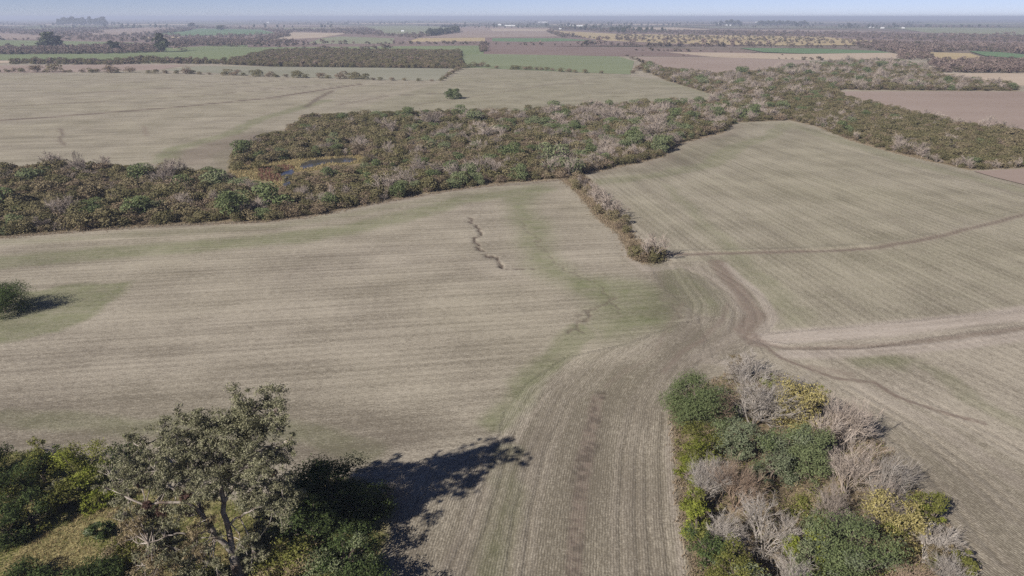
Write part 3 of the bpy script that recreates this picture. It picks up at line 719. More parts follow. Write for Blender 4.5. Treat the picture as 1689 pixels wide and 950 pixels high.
# ------------------------------------------------------------------ the big eucalyptus, lower left
def eucalyptus():
    rng = np.random.RandomState(11)
    bx, by = up(394, 952)
    t = thing("eucalyptus_tree", "tall spreading eucalyptus with pale limbs and grey-green leaves in the foreground", "tree", (bx, by))
    base = np.array([bx, by, 0.0])
    D = lambda x, y, Y: np.array(at_depth(x, y, by + Y)) - base
    trunk = [np.array([0.1, 0, -0.4]), D(391, 940, 0), D(384, 912, 0.2)]
    limbs = [([D(385, 914, 0.2), D(360, 885, -0.5), D(338, 855, -1.2), D(312, 832, -1.8), D(278, 828, -2.2), D(238, 832, -2.6)], 0.34),
             ([D(384, 912, 0.2), D(376, 865, 0.6), D(368, 830, 1.0), D(366, 790, 1.4), D(382, 750, 1.8), D(402, 716, 2.0), D(425, 676, 2.2)], 0.36),
             ([D(368, 832, 1.0), D(392, 792, 1.8), D(412, 758, 2.6), D(445, 735, 3.2)], 0.2),
             ([D(338, 855, -1.2), D(322, 815, -0.6), D(310, 775, 0.2), D(312, 735, 0.8), D(328, 698, 1.0)], 0.2),
             ([D(312, 832, -1.8), D(280, 800, -1.4), D(252, 765, -0.8), D(235, 735, -0.4)], 0.16),
             ([D(352, 878, -0.8), D(320, 878, -2.2), D(285, 882, -3.6), D(245, 895, -4.6)], 0.14),
             ([D(376, 865, 0.6), D(410, 845, 0.6), D(445, 830, 0.4), D(470, 826, 0.3)], 0.15),
             ([D(366, 790, 1.4), D(350, 750, 2.2), D(352, 712, 3.0)], 0.15)]
    V, Q = tube(spline(trunk, 7), np.linspace(0.75, 0.48, 7), 9)
    g = Geo(); g.add(V, Q); add_obj("trunk", g.mesh("trunk", [M['eucbark']], True), t)
    pool, owner = [], []
    for L, r in limbs:
        p = spline(L, 16) + np.r_[np.zeros((2, 3)), rng.normal(size=(14, 3)) * 0.09]
        V, Q = tube(p, np.linspace(r, r * 0.32, 16), 7)
        g = Geo(); g.add(V, Q); lo = add_obj("limb", g.mesh("limb", [M['eucbark']], True), t)
        pool.append(p[3:]); owner += [lo] * len(p[3:])
    pool = np.vstack(pool)
    clumps = [(388, 660, 20), (437, 664, 22), (457, 677, 16), (423, 690, 24), (410, 672, 16), (326, 690, 17), (274, 697, 10), (347, 702, 20), (375, 712, 22), (400, 705, 20), (445, 700, 16), (229, 726, 14), (267, 737, 18),
              (302, 726, 20), (336, 737, 22), (375, 742, 22), (420, 738, 18), (454, 749, 18), (437, 766, 20), (460, 742, 12), (206, 762, 14), (243, 761, 20), (284, 766, 22), (319, 769, 22), (361, 771, 20), (402, 775, 18),
              (215, 787, 17), (256, 794, 22), (298, 796, 22), (336, 796, 22), (423, 789, 16), (211, 812, 16), (267, 812, 18), (375, 789, 14), (310, 812, 16), (240, 848, 16), (225, 862, 16), (262, 868, 18),
              (215, 886, 20), (249, 907, 22), (284, 893, 20), (312, 921, 22), (267, 935, 24), (302, 946, 22), (232, 935, 20), (329, 866, 14), (340, 935, 18), (430, 828, 22), (465, 825, 22), (451, 845, 20), (412, 835, 14), (409, 898, 14), (420, 920, 16), (345, 900, 13), (200, 845, 12), (295, 845, 14), (350, 815, 15), (395, 745, 18), (290, 745, 16), (400, 810, 14), (330, 720, 16), (232, 778, 15), (190, 800, 11), (282, 910, 18), (255, 885, 16), (360, 945, 14), (325, 895, 14)]
    cl = Geo()
    clumps += [(x + rng.normal() * 13, y + rng.normal() * 11, r * 0.75) for x, y, r in clumps if 670 < y < 900]
    for x, y, r in clumps:
        dep = rng.uniform(-3.6, 2.2) if y < 840 else rng.uniform(-4.5, -1.0)
        c = D(x, y, dep); rm = r * 0.078
        # sub-lobes, each a drooping spray
        k = 9
        C = c + rng.normal(size=(k, 3)) * rm * np.array([0.52, 0.8, 0.42])
        R = np.abs(rng.normal(0.36, 0.1, (k, 1))) * rm * np.array([[1.25, 1.25, 0.8]])
        brown = y > 845 and x < 345
        V, Q = leaves(rng, C, R, int(3000 * (r / 20) ** 2), (0.07, 0.165), 0.36, (0.25, 1.22), 0.5, 0.25, 3.6, -0.10)
        cl.add(V, Q, 1 if (brown and rng.rand() < 0.6) else 0)
        dd = np.linalg.norm((pool - c) * np.array([1, 0.6, 1]), axis=1) + np.where(pool[:, 2] > c[2], 2.5, 0)
        s = pool[dd.argmin()]; br = Geo()
        mid = (s + c) / 2 + rng.normal(size=3) * 0.35 - np.array([0, 0, 0.2])
        V, Q = tube(spline([s, mid, c], 7), np.linspace(0.085, 0.028, 7), 5); br.add(V, Q)
        for q in C:
            e = q + rng.normal(size=3) * 0.25
            V, Q = tube(spline([mid * 0.4 + c * 0.6, (c + q) / 2 + rng.normal(size=3) * 0.15, e], 5), np.linspace(0.04, 0.013, 5), 4); br.add(V, Q)
        add_obj("branch", br.mesh("branch", [M['eucbark']]), owner[dd.argmin()])
    add_obj("crown", cl.mesh("crown", [M['euc'], M['eucbrown']]), t)
    # stick nests hanging in the branches
    nests = [(243, 833, -2.7, 0.5, "dark stick nest on the outer end of the low eucalyptus limb"), (270, 842, -2.6, 0.75, "largest dark stick nest, hanging under the low eucalyptus limb"),
             (306, 818, -2.1, 0.7, "reddish stick nest where the low eucalyptus limb bends"), (233, 799, -2.4, 0.45, "small dark nest among the eucalyptus leaves above the low limb"),
             (449, 780, 2.4, 0.6, "dark stick nest at the side of the eucalyptus crown over the bushes"), (313, 846, -1.9, 0.5, "dark nest just below the fork of the low eucalyptus limb")]
    for x, y, Y, r, lab in nests:
        c = np.array(at_depth(x, y, by + Y))
        g = Geo(); n = 420
        d = unit(rng.normal(size=(n, 3))); a = d * rng.uniform(0.3, 1.0, (n, 1)) * np.array([r, r, r * 0.75])
        e = a + unit(np.cross(d, rng.normal(size=(n, 3))) + d * 0.15) * r * 0.55
        V, Q = segs(a, e, np.full(n, 0.03), np.full(n, 0.015)); g.add(V, Q)
        me = g.mesh("stick_nest", [M['nest']])
        o = add_obj("stick_nest", me, label=lab, category="nest", group="stick nests in the eucalyptus"); o.location = c
eucalyptus()

# ------------------------------------------------------------------ the grove, lower right, tree by tree
def crown_base(x, y, h, f=0.55):
    return up(x, y, h * f)
GROVE_G = "trees of the grove beside the track"
def mpx(x, y, h): # metres per photo pixel there
    X, Y = crown_base(x, y, h); return math.sqrt(X * X + Y * Y + (CAM_H - h * .55) ** 2) / math.sqrt(FOC ** 2 + (x - PCX) ** 2 + (y - PCY) ** 2)
rngG = np.random.RandomState(21)
G = [  # x, y of the crown's middle, width px, height m, kind, label
    (1155, 662, 108, 8.0, 'E', ['green'], "broad dark green evergreen at the top corner of the grove beside the crop rows"),
    (1212, 728, 66, 6.0, 'E', ['bluegreen', 'green'], "small grey-green evergreen between the olive bush and the grove's middle"),
    (1282, 752, 70, 7.0, 'E', ['bluegreen', 'green'], "grey-green evergreen in the middle of the grove, joined to its larger neighbour"),
    (1335, 747, 82, 7.5, 'E', ['green', 'bluegreen'], "larger mid green evergreen in the middle of the grove below the yellow tree"),
    (1412, 920, 126, 9.0, 'E', ['green', 'bluegreen'], "largest dark green evergreen at the bottom of the grove"),
    (1330, 908, 68, 7.0, 'E', ['green', 'bright'], "bright green evergreen beside the largest evergreen at the grove's bottom"),
    (1318, 670, 80, 7.0, 'Y', ['yellow'], "yellow tree near the top of the grove"),
    (1484, 858, 92, 6.5, 'Y', ['yellow', 'olivegreen'], "yellow-olive tree on the field side at the lower end of the grove"),
    (1158, 735, 74, 6.0, 'O', ['olivegreen', 'bright'], "olive green bush below the top evergreen on the crop side of the grove"),
    (1133, 772, 40, 4.0, 'O', ['bright'], "bright yellow-green bush leaning out over the crop rows"),
    (1138, 828, 42, 4.0, 'O', ['bright', 'olivegreen'], "upper of two yellow-green shrubs on the crop edge of the grove"),
    (1150, 862, 46, 4.5, 'O', ['bright', 'olivegreen'], "lower of two yellow-green shrubs on the crop edge of the grove"),
    (1165, 905, 62, 5.0, 'O', ['deep', 'olivegreen'], "dark green shrub at the bottom crop-side corner of the grove"),
    (1212, 935, 70, 6.0, 'O', ['olivegreen', 'bluegreen'], "olive green tree at the grove's bottom beside the dark shrub"),
    (1338, 832, 72, 4.5, 'O', ['olivegreen', 'eucbrown'], "thin olive-brown bush in the hollow in the middle of the grove"),
    (1531, 846, 56, 5.5, 'O', ['olivegreen', 'bright'], "green bush casting a dark shadow on the field side of the grove"),
    (1592, 935, 44, 4.0, 'O', ['olivegreen'], "green bush at the bottom field-side corner of the grove"),
    (1556, 918, 50, 3.5, 'O', ['eucbrown', 'olivegreen'], "tan-green low bush near the bottom field-side corner of the grove"),
    (1268, 627, 28, 2.2, 'O', ['bright'], "small green bush under the first leafless tree at the grove's tip"),
    (1215, 597, 26, 2.5, 'O', ['eucbrown'], "small rusty brown bush at the very tip of the grove"),
    (1238, 607, 76, 5.0, 'B', 'twig', "pale leafless tree at the very tip of the grove"),
    (1183, 672, 56, 6.0, 'B', 'browntwig', "brownish leafless tree in front of the top evergreen"),
    (1246, 662, 96, 8.0, 'B', 'twig', "broad pale leafless tree between the top evergreen and the yellow tree"),
    (1302, 638, 56, 4.5, 'B', 'twig', "low grey leafless tree behind the upper yellow tree"),
    (1368, 702, 98, 8.0, 'B', 'pinktwig', "grey leafless tree leaning to the field beside the upper yellow tree"),
    (1160, 797, 72, 7.0, 'B', 'twig', "pale leafless tree below the olive bush on the crop side"),
    (1217, 790, 78, 8.0, 'B', 'browntwig', "brownish leafless tree below the small grey-green evergreen"),
    (1266, 862, 108, 8.5, 'B', 'twig', "large whitish leafless tree in the lower middle of the grove"),
    (1402, 768, 84, 8.0, 'B', 'pinktwig', "pinkish leafless tree beside the middle evergreens"),
    (1452, 790, 96, 8.0, 'B', 'twig', "whitish leafless tree leaning out to the field at mid grove"),
    (1384, 838, 72, 7.0, 'B', 'pinktwig', "pinkish leafless tree above the largest evergreen"),
    (1432, 834, 66, 7.0, 'B', 'pinktwig', "pinkish leafless tree beside the lower yellow-olive tree"),
    (1190, 880, 56, 6.0, 'B', 'twig', "thin leafless tree among the shrubs at the bottom crop side"),
    (1528, 900, 66, 4.0, 'B', 'twig', "low leafless tree bent to the field below the yellow-olive tree"),
    (1568, 948, 76, 5.0, 'B', 'twig', "whitish leafless tree at the bottom edge beside the field"),
    (1300, 955, 80, 7.0, 'B', 'twig', "pale branching leafless tree at the bottom edge below the bright evergreen"),
    (1245, 985, 90, 6.0, 'O', ['olivegreen', 'bluegreen'], "olive tree cut by the bottom edge at the grove's crop side"),
    (1360, 1010, 120, 7.0, 'E', ['green', 'bluegreen'], "evergreen mostly below the bottom edge under the largest evergreen"),
    (1500, 985, 100, 6.0, 'B', 'browntwig', "brown leafless tree at the bottom edge between evergreen and field"),
]
for i, (x, y, wpx, h, k, mt, lab) in enumerate(G):
    rng = np.random.RandomState(300 + i)
    X, Y = crown_base(x, y, h, 0.55 if k != 'B' else 0.6); w = wpx * mpx(x, y, h)
    if k == 'B':
        lean = (0.32, 0.05) if 'lean' in lab or 'bent' in lab else (0.05, 0)
        bare_tree("bare_tree", lab, (X, Y), w, h, mt, rng, GROVE_G, lean)
    else:
        nm = {'E': "evergreen_tree", 'Y': "yellow_tree", 'O': "green_bush"}[k]
        nl = int({'E': 20000, 'Y': 11000, 'O': 13000}[k] * (w / 7.0) ** 1.6) + 700
        leafy_tree(nm, lab, "bush" if k == 'O' else "tree", (X, Y), w, h, mt, rng, nl, (0.04, 0.115) if k != 'Y' else (0.045, 0.14), GROVE_G, 12 + int(w * 2.6), 0.5, 0.05, (0.3, 1.12))

# ------------------------------------------------------------------ the lower left corner
CORNER_G = "bushes around the eucalyptus"
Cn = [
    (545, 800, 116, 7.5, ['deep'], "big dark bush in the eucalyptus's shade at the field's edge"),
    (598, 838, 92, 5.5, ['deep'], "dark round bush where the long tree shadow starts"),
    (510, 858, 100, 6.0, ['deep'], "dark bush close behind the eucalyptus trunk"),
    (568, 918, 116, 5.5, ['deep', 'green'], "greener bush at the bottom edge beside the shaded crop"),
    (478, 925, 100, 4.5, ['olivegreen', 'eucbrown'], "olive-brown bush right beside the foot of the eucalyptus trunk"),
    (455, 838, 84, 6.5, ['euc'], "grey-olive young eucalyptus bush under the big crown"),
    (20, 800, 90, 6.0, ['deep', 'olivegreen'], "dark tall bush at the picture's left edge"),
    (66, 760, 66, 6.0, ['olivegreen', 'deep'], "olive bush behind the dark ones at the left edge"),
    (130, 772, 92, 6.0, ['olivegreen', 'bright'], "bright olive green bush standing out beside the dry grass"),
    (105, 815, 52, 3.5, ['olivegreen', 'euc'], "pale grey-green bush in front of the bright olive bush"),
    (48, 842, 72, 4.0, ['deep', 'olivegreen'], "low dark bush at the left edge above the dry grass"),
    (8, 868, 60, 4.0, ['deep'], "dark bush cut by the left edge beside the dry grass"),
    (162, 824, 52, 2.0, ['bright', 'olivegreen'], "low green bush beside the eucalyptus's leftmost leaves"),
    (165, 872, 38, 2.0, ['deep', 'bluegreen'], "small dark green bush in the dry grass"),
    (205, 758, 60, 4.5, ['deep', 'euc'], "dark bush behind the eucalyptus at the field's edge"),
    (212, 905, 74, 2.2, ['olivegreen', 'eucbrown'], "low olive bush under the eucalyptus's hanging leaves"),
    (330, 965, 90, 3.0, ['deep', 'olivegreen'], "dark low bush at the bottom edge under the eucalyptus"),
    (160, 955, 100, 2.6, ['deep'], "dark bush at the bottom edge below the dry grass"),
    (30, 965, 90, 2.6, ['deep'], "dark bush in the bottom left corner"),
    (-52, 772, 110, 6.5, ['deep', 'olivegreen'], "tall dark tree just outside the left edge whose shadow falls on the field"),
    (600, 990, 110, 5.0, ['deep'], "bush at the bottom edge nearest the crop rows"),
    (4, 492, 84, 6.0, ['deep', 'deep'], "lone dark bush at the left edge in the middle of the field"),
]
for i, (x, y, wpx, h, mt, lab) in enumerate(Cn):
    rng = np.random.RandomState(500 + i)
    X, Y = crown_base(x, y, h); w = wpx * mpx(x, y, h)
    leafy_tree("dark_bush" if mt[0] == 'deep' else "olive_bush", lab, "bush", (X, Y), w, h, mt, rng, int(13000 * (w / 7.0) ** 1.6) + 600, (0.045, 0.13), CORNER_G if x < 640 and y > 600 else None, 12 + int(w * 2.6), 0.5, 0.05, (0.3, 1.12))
bx, by = crown_base(628, 818, 4.0, 0.6)
bare_tree("bare_tree", "grey leafless shrub on the shaded side of the dark bushes", (bx, by), 4.2, 4.5, 'twig', np.random.RandomState(9), None, (0.1, 0), False)

# ------------------------------------------------------------------ grass (uncountable)
def blades(rng, P, n_per, h, wid, tilt=0.45):
    n = len(P) * n_per
    b = np.repeat(P, n_per, 0) + np.c_[rng.normal(size=(n, 2)) * 0.16, np.zeros(n)]
    hh = rng.uniform(h[0], h[1], (n, 1)); ax = unit(np.c_[rng.normal(size=(n, 2)) * tilt, np.ones(n)])
    s = unit(np.cross(ax, rng.normal(size=(n, 3)))) * wid
    V = np.stack([b - s, b + s, b + ax * hh + s * 0.2, b + ax * hh - s * 0.2], 1).reshape(-1, 3)
    return V, np.arange(4 * n).reshape(-1, 4)
def fill(poly, spacing, rng, jitter=0.45):
    lo, hi = poly.min(0), poly.max(0)
    gx, gy = np.meshgrid(np.arange(lo[0], hi[0], spacing), np.arange(lo[1], hi[1], spacing))
    P = np.stack([gx.ravel(), gy.ravel()], 1); P += rng.uniform(-jitter, jitter, P.shape) * spacing
    return P[inside(P, poly)]
def edge_points(poly, step, rng, wid):
    out = []
    for i in range(len(poly)):
        a, b = poly[i], poly[(i + 1) % len(poly)]; L = np.linalg.norm(b - a)
        m = int(L / step)
        if m and L < 160: out.append(a + (b - a) * rng.rand(m, 1) + rng.normal(size=(m, 2)) * wid)
    return np.vstack(out)
rng = np.random.RandomState(3)
P = fill(wCORNER, 0.42, rng); nz = vnoise(P, 4.0, 3, 12.0); gz = vnoise(P, 3.2, 2, 31.0)
P = P[nz > 0.34]; gz = gz[nz > 0.34]
g = Geo()
for sel, m in ((gz <= 0.46, 0), (gz > 0.46, 1)):
    V, Q = blades(rng, np.c_[P[sel], np.zeros(sel.sum())], 5, (0.2, 0.65), 0.035); g.add(V, Q, m)
add_obj("dry_grass", g.mesh("dry_grass", [M['drygrass'], M['greengrass']]), kind="stuff", label="tall dry golden grass with green patches under the eucalyptus")
g = Geo()
for poly, st, wd in ((wWOOD1[-24:] + np.array([0, -1.6]), 0.16, 1.0), (wHEDGE, 0.3, 0.8), (wGROVE, 0.16, 0.45)):
    E_ = edge_points(poly, st, rng, wd)
    E_ = E_[np.hypot(E_[:, 0], E_[:, 1]) < 430]
    V, Q = blades(rng, np.c_[E_, np.zeros(len(E_))], 4, (0.25, 0.7), 0.06, 0.6); g.add(V, Q, 0)
Hf = fill(wHEDGE, 0.8, rng); V, Q = blades(rng, np.c_[Hf, np.zeros(len(Hf))], 5, (0.3, 0.8), 0.07, 0.6); g.add(V, Q, 0)
add_obj("dry_grass", g.mesh("dry_grass", [M['fringe']]), kind="stuff", label="strip of dry grass along the edges of wood, hedgerow and grove")
Mf = fill(wMARSH, 1.1, rng); px = np.array([to_px(*p) for p in Mf])
wet = inside(Mf, W(POND_A)) | inside(Mf, W(POND_B))
red = inside(Mf, W([(425, 280), (470, 272), (490, 277), (468, 284), (464, 300), (430, 300)]))
g = Geo()
for sel, m, wd in ((~wet & ~red, 0, 0.12), (red & ~wet, 1, 0.14)):
    V, Q = blades(rng, np.c_[Mf[sel], np.zeros(sel.sum())], 6, (0.4, 1.1), wd, 0.5); g.add(V, Q, m)
Mf2 = fill(wMARSH2, 1.1, rng); Mf2 = Mf2[~inside(Mf2, W(POND_C))]
V, Q = blades(rng, np.c_[Mf2, np.zeros(len(Mf2))], 6, (0.4, 1.0), 0.12, 0.5); g.add(V, Q, 0)
add_obj("marsh_grass", g.mesh("marsh_grass", [M['drygrass'], M['redplant']]), kind="stuff", label="golden and reddish marsh grass around the ponds in the wood")
P = fill(wGROVE, 0.9, rng); g = Geo()
V, Q = leaves(rng, np.c_[P, np.full(len(P), 0.25)], np.full(len(P), 0.55), len(P) * 12, (0.08, 0.2), 0.4, (0.3, 1.1)); g.add(V, Q, 0)
P2 = P[rng.rand(len(P)) < 0.4]; V, Q = leaves(rng, np.c_[P2, np.full(len(P2), 0.4)], np.full(len(P2), 0.7), len(P2) * 14, (0.08, 0.2), 0.4, (0.3, 1.1)); g.add(V, Q, 1)
add_obj("undergrowth", g.mesh("undergrowth", [M['brown'], M['olivegreen']]), kind="stuff", label="brown and olive undergrowth covering the ground beneath the grove")
for i, (x, y, lab) in enumerate(((1366, 648, "larger bright green weed on the bare field beside the grove"), (1353, 640, "smaller bright green weed on the bare field beside the grove"))):
    X, Y = up(x, y); V, Q = leaves(rng, [(0, 0, 0.1), (0.4, 0.25, 0.08), (-0.3, 0.2, 0.08)][: 3 - i], [0.4, 0.3, 0.3][: 3 - i], 160, (0.06, 0.14), 0.5)
    o = add_obj("green_weed", new_mesh("green_weed", V, Q, [M['bright']]), label=lab, category="weed"); o.location = (X, Y, 0)

# ------------------------------------------------------------------ scrub wood: models shared by many shrubs
def proto_set(kind, n):
    res = []
    for i in range(n):
        rng = np.random.RandomState(hash_(kind) + i)
        g = Geo()
        if kind == 'olive':
            C, R = blobs(rng, 4.6, 3.3, 6, 0.05, (0.45, 0.62)); V, Q = leaves(rng, C, R, 900, (0.11, 0.24), 0.55, (0.78, 1.04), 0.6); g.add(V, Q, 0)
            fit([g], 4.6, 3.3)
            me = g.mesh("olive_shrub", [M['olive']])
        elif kind == 'brown':
            C, R = blobs(rng, 4.2, 3.0, 6, 0.05, (0.42, 0.6)); V, Q = leaves(rng, C, R, 620, (0.10, 0.24), 0.45, (0.7, 1.05), 0.6); g.add(V, Q, 0)
            fit([g], 4.4, 3.0)
            tr, tw = bare_geo(rng, 3.2, 5, 0.55, (4, 4, 3), 0.06, (0, 0), 1, 0.02)
            for G_ in (tr, tw):
                for v, q in zip(G_.v, G_.q): g.add(v, q - q.min(), 1)
            me = g.mesh("brown_shrub", [M['brown'], M['darktwig']])
        elif kind == 'bare':
            tr, tw = bare_geo(rng, 5.2, 5, 0.4, (5, 5, 5), 0.06, (0, 0), 1, 0.022, 0.36); fit([tr, tw], 5.0, 5.0)
            for G_ in (tr, tw):
                for v, q in zip(G_.v, G_.q): g.add(v, q - q.min(), 0)
            me = g.mesh("leafless_tree", [M['pinktwig']])
        elif kind == 'green':
            C, R = blobs(rng, 5.4, 4.6, 8, 0.08, (0.4, 0.6)); V, Q = leaves(rng, C, R, 1300, (0.12, 0.25), 0.55, (0.75, 1.04), 0.6); g.add(V, Q, 0); fit([g], 5.4, 4.8)
            V, Q = tube([(0, 0, -0.2), (0.05, 0, 1.2), (0, 0.05, 2.4)], [0.16, 0.13, 0.1], 5); g.add(V, Q, 1)
            me = g.mesh("green_tree", [M['green'], M['bark']])
        elif kind == 'far':
            C, R = blobs(rng, 5.0, 3.6, 7, 0.03, (0.35, 0.6)); V, Q = leaves(rng, C, R, 110, (0.35, 0.7), 0.6, (0.6, 1.05)); g.add(V, Q, 0); fit([g], 5.0, 3.6)
            me = g.mesh("far_shrub", [M['farshrub']])
        elif kind == 'fartree':
            C, R = blobs(rng, 7.0, 9.0, 14, 0.08, (0.3, 0.55)); V, Q = leaves(rng, C, R, 1000, (0.3, 0.65), 0.6, (0.65, 1.04)); g.add(V, Q, 0); fit([g], 7.0, 9.0)
            V, Q = tube([(0, 0, -0.3), (0.1, 0, 2.0), (0, 0.1, 4.5)], [0.3, 0.25, 0.15], 5); g.add(V, Q, 1)
            me = g.mesh("far_tree", [M['fargreen'], M['bark']])
        elif kind == 'farbare':
            C, R = blobs(rng, 4.6, 4.6, 7, 0.03, (0.35, 0.6)); V, Q = leaves(rng, C, R, 120, (0.3, 0.65), 0.45, (0.5, 1.05)); g.add(V, Q, 0); fit([g], 4.6, 4.6)
            me = g.mesh("far_bare_tree", [M['farpink']])
        res.append(me)
    return res
def hash_(s): return sum(ord(c) * (i + 3) for i, c in enumerate(s)) % 9973
PROTO = {k: proto_set(k, n) for k, n in (('olive', 9), ('brown', 7), ('bare', 8), ('green', 6), ('far', 6), ('fartree', 6), ('farbare', 5))}
PCOL, POFF = bpy.data.collections.new("plant_models"), {}
_i = 0
for k, ms in PROTO.items():
    POFF[k] = _i
    for me in ms:
        o = bpy.data.objects.new("plant_model_%03d" % _i, me); PCOL.objects.link(o); _i += 1

def gn_tree():
    nt = bpy.data.node_groups.new("scatter_plants", 'GeometryNodeTree')
    nt.interface.new_socket("Geometry", in_out='INPUT', socket_type='NodeSocketGeometry')
    nt.interface.new_socket("Geometry", in_out='OUTPUT', socket_type='NodeSocketGeometry')
    gi, go = nt.nodes.new("NodeGroupInput"), nt.nodes.new("NodeGroupOutput")
    ip = nt.nodes.new("GeometryNodeInstanceOnPoints"); ci = nt.nodes.new("GeometryNodeCollectionInfo")
    ci.inputs["Collection"].default_value = PCOL
    ci.inputs["Separate Children"].default_value = True; ci.inputs["Reset Children"].default_value = True
    ip.inputs["Pick Instance"].default_value = True
    nt.links.new(gi.outputs[0], ip.inputs["Points"]); nt.links.new(ci.outputs[0], ip.inputs["Instance"])
    for nm, ty, so in (("model", 'INT', "Instance Index"), ("turn", 'FLOAT_VECTOR', "Rotation"), ("size", 'FLOAT_VECTOR', "Scale")):
        a = nt.nodes.new("GeometryNodeInputNamedAttribute"); a.data_type = ty; a.inputs["Name"].default_value = nm
        nt.links.new(a.outputs[0], ip.inputs[so])
    nt.links.new(ip.outputs[0], go.inputs[0])
    return nt
GNT = gn_tree()
def scatter(name, label, P, kinds, scl, rng):
    n = len(P)
    if n == 0: return
    me = bpy.data.meshes.new(name); me.vertices.add(n)
    me.vertices.foreach_set("co", np.c_[P, np.full(n, 0.0)].astype(np.float32).ravel())
    idx = np.array([POFF[k] + rng.randint(len(PROTO[k])) for k in kinds], dtype=np.int32)
    a = me.attributes.new("model", 'INT', 'POINT'); a.data.foreach_set("value", idx)
    a = me.attributes.new("turn", 'FLOAT_VECTOR', 'POINT'); a.data.foreach_set("vector", np.c_[np.zeros((n, 2)), rng.uniform(0, 6.28, n)].astype(np.float32).ravel())
    a = me.attributes.new("size", 'FLOAT_VECTOR', 'POINT'); a.data.foreach_set("vector", np.asarray(scl, dtype=np.float32).ravel())
    o = add_obj(name, me, kind="stuff", label=label)
    md = o.modifiers.new("scatter", 'NODES'); md.node_group = GNT
    return o
def scl3(rng, n, mean, sd):
    s = np.clip(rng.normal(mean, sd, n), mean * 0.45, mean * 1.8)
    return np.stack([s * rng.uniform(0.9, 1.15, n), s * rng.uniform(0.9, 1.15, n), s * rng.uniform(0.85, 1.2, n)], 1)

rng = np.random.RandomState(77)
wp = fill(wWOOD1, 3.0, rng)
r_ = np.hypot(wp[:, 0], wp[:, 1])
keep = (rng.rand(len(wp)) < np.clip(1.25 - r_ / 900.0, 0.38, 0.95)) & (r_ < 1250)
wet = inside(wp, wMARSH) | inside(wp, wMARSH2)
keep &= ~wet | (rng.rand(len(wp)) < 0.05)
for pts in (POND_A, POND_B, POND_C):
    for dy in (-1, 0, 3, 6, 9, 12, 15): keep &= ~inside(wp + np.array([0, dy * 1.0]), W(pts))
wp = wp[keep]; r_ = np.hypot(wp[:, 0], wp[:, 1])
front = np.zeros(len(wp), bool)
for dy in (3, 6, 9, 12, 15, 18, 21):
    front |= inside(wp + np.array([0, dy * 1.0]), wMARSH)
front &= ~inside(wp, wMARSH)
k_ = ~front | (rng.rand(len(wp)) < 0.12)
wp, r_, front = wp[k_], r_[k_], front[k_]
ed = line_dist(wp, np.vstack([wWOOD1, wWOOD1[:1]]))
clus = vnoise(wp, 22.0, 2, 5.5); clus2 = vnoise(wp, 16.0, 2, 61.0)
kinds = []; scl = []
for i, (X, Y) in enumerate(wp):
    x, y = to_px(X, Y)
    if x > 1290 and y > 160:
        pr = (0.86, 0.08, 0.04, 0.02) if ed[i] > 7 or y < 190 else (0.3, 0.2, 0.48, 0.02); s = 0.85
    elif y < 165 and x > 1040: pr = (0.40, 0.30, 0.26, 0.04); s = 1.2
    elif x > 900: pr = (0.36, 0.26, 0.29, 0.09); s = 1.1
    elif x < 400: pr = (0.60, 0.29, 0.07, 0.04); s = 1.05
    elif x < 660 and y < 240: pr = (0.78, 0.13, 0.06, 0.03); s = 1.05
    else: pr = (0.50, 0.28, 0.16, 0.06); s = 1.05
    pr = np.array(pr); pr[2] *= 0.55 * np.clip((clus[i] - 0.28) * 3.4, 0.15, 1.5); pr[3] *= 2.0 if clus2[i] > 0.62 else 0.3; pr[1] *= 1.4 if clus2[i] < 0.42 else 0.8
    k = ('olive', 'brown', 'bare', 'green')[rng.choice(4, p=pr / pr.sum())]
    kinds.append(k)
    if k == 'bare': s *= 1.05
    s *= 1.06 * np.clip(rng.normal(0.98, 0.28), 0.4, 1.8) * (0.72 if ed[i] < 2.0 else 1.0)
    scl.append((s * rng.uniform(0.85, 1.2), s * rng.uniform(0.85, 1.2), s * rng.uniform(0.62, 1.05) * (0.55 if front[i] else 1.0)))
kinds = np.array(kinds); scl = np.array(scl)
LAND = [((60, 350), "before the wood's small pool"), ((40, 290), "on the far edge left of the bare tongue"), ((230, 330), "in the left part of the wood"), ((230, 368), "on the near edge, left part of wood"),
        ((330, 310), "in the wood below the bare tongue"), ((440, 330), "in the wood before the pond"), ((430, 358), "on the wood's near edge below the pond"), ((430, 240), "at the wood's tip behind the pond"), ((560, 290), "in the wood beside the pond"),
        ((560, 345), "on the near edge past the pond"), ((560, 215), "behind the pond near the far field"), ((680, 250), "in the middle of the wood"), ((700, 205), "on the far edge below the lone tree"),
        ((690, 312), "on the near edge above the gully"), ((800, 285), "on the near edge before the hedgerow"), ((830, 230), "mid wood, in line with the gully"), ((900, 185), "on the far edge above the hedgerow"),
        ((950, 270), "where hedgerow and wood meet"), ((1050, 250), "on the near edge past the hedgerow"), ((1050, 205), "in the wood beyond the hedgerow"), ((1150, 215), "beside the striped field's notch"),
        ((1200, 180), "in the wood's neck above the striped field"), ((1330, 200), "at the striped field's top corner"), ((1450, 235), "along the striped field's far edge"), ((1500, 210), "in the scrub behind the striped field"), ((1600, 260), "in the scrub above the small ploughed field"), ((1640, 230), "in the scrub at the right edge")]
LOOK = {'olive': ("olive_shrub", "shrub", "olive-leaved shrub"), 'brown': ("brown_shrub", "shrub", "brown half-leafless shrub"), 'bare': ("leafless_tree", "tree", "grey leafless tree"), 'green': ("green_tree", "tree", "dark green tree")}
done = np.zeros(len(wp), bool)
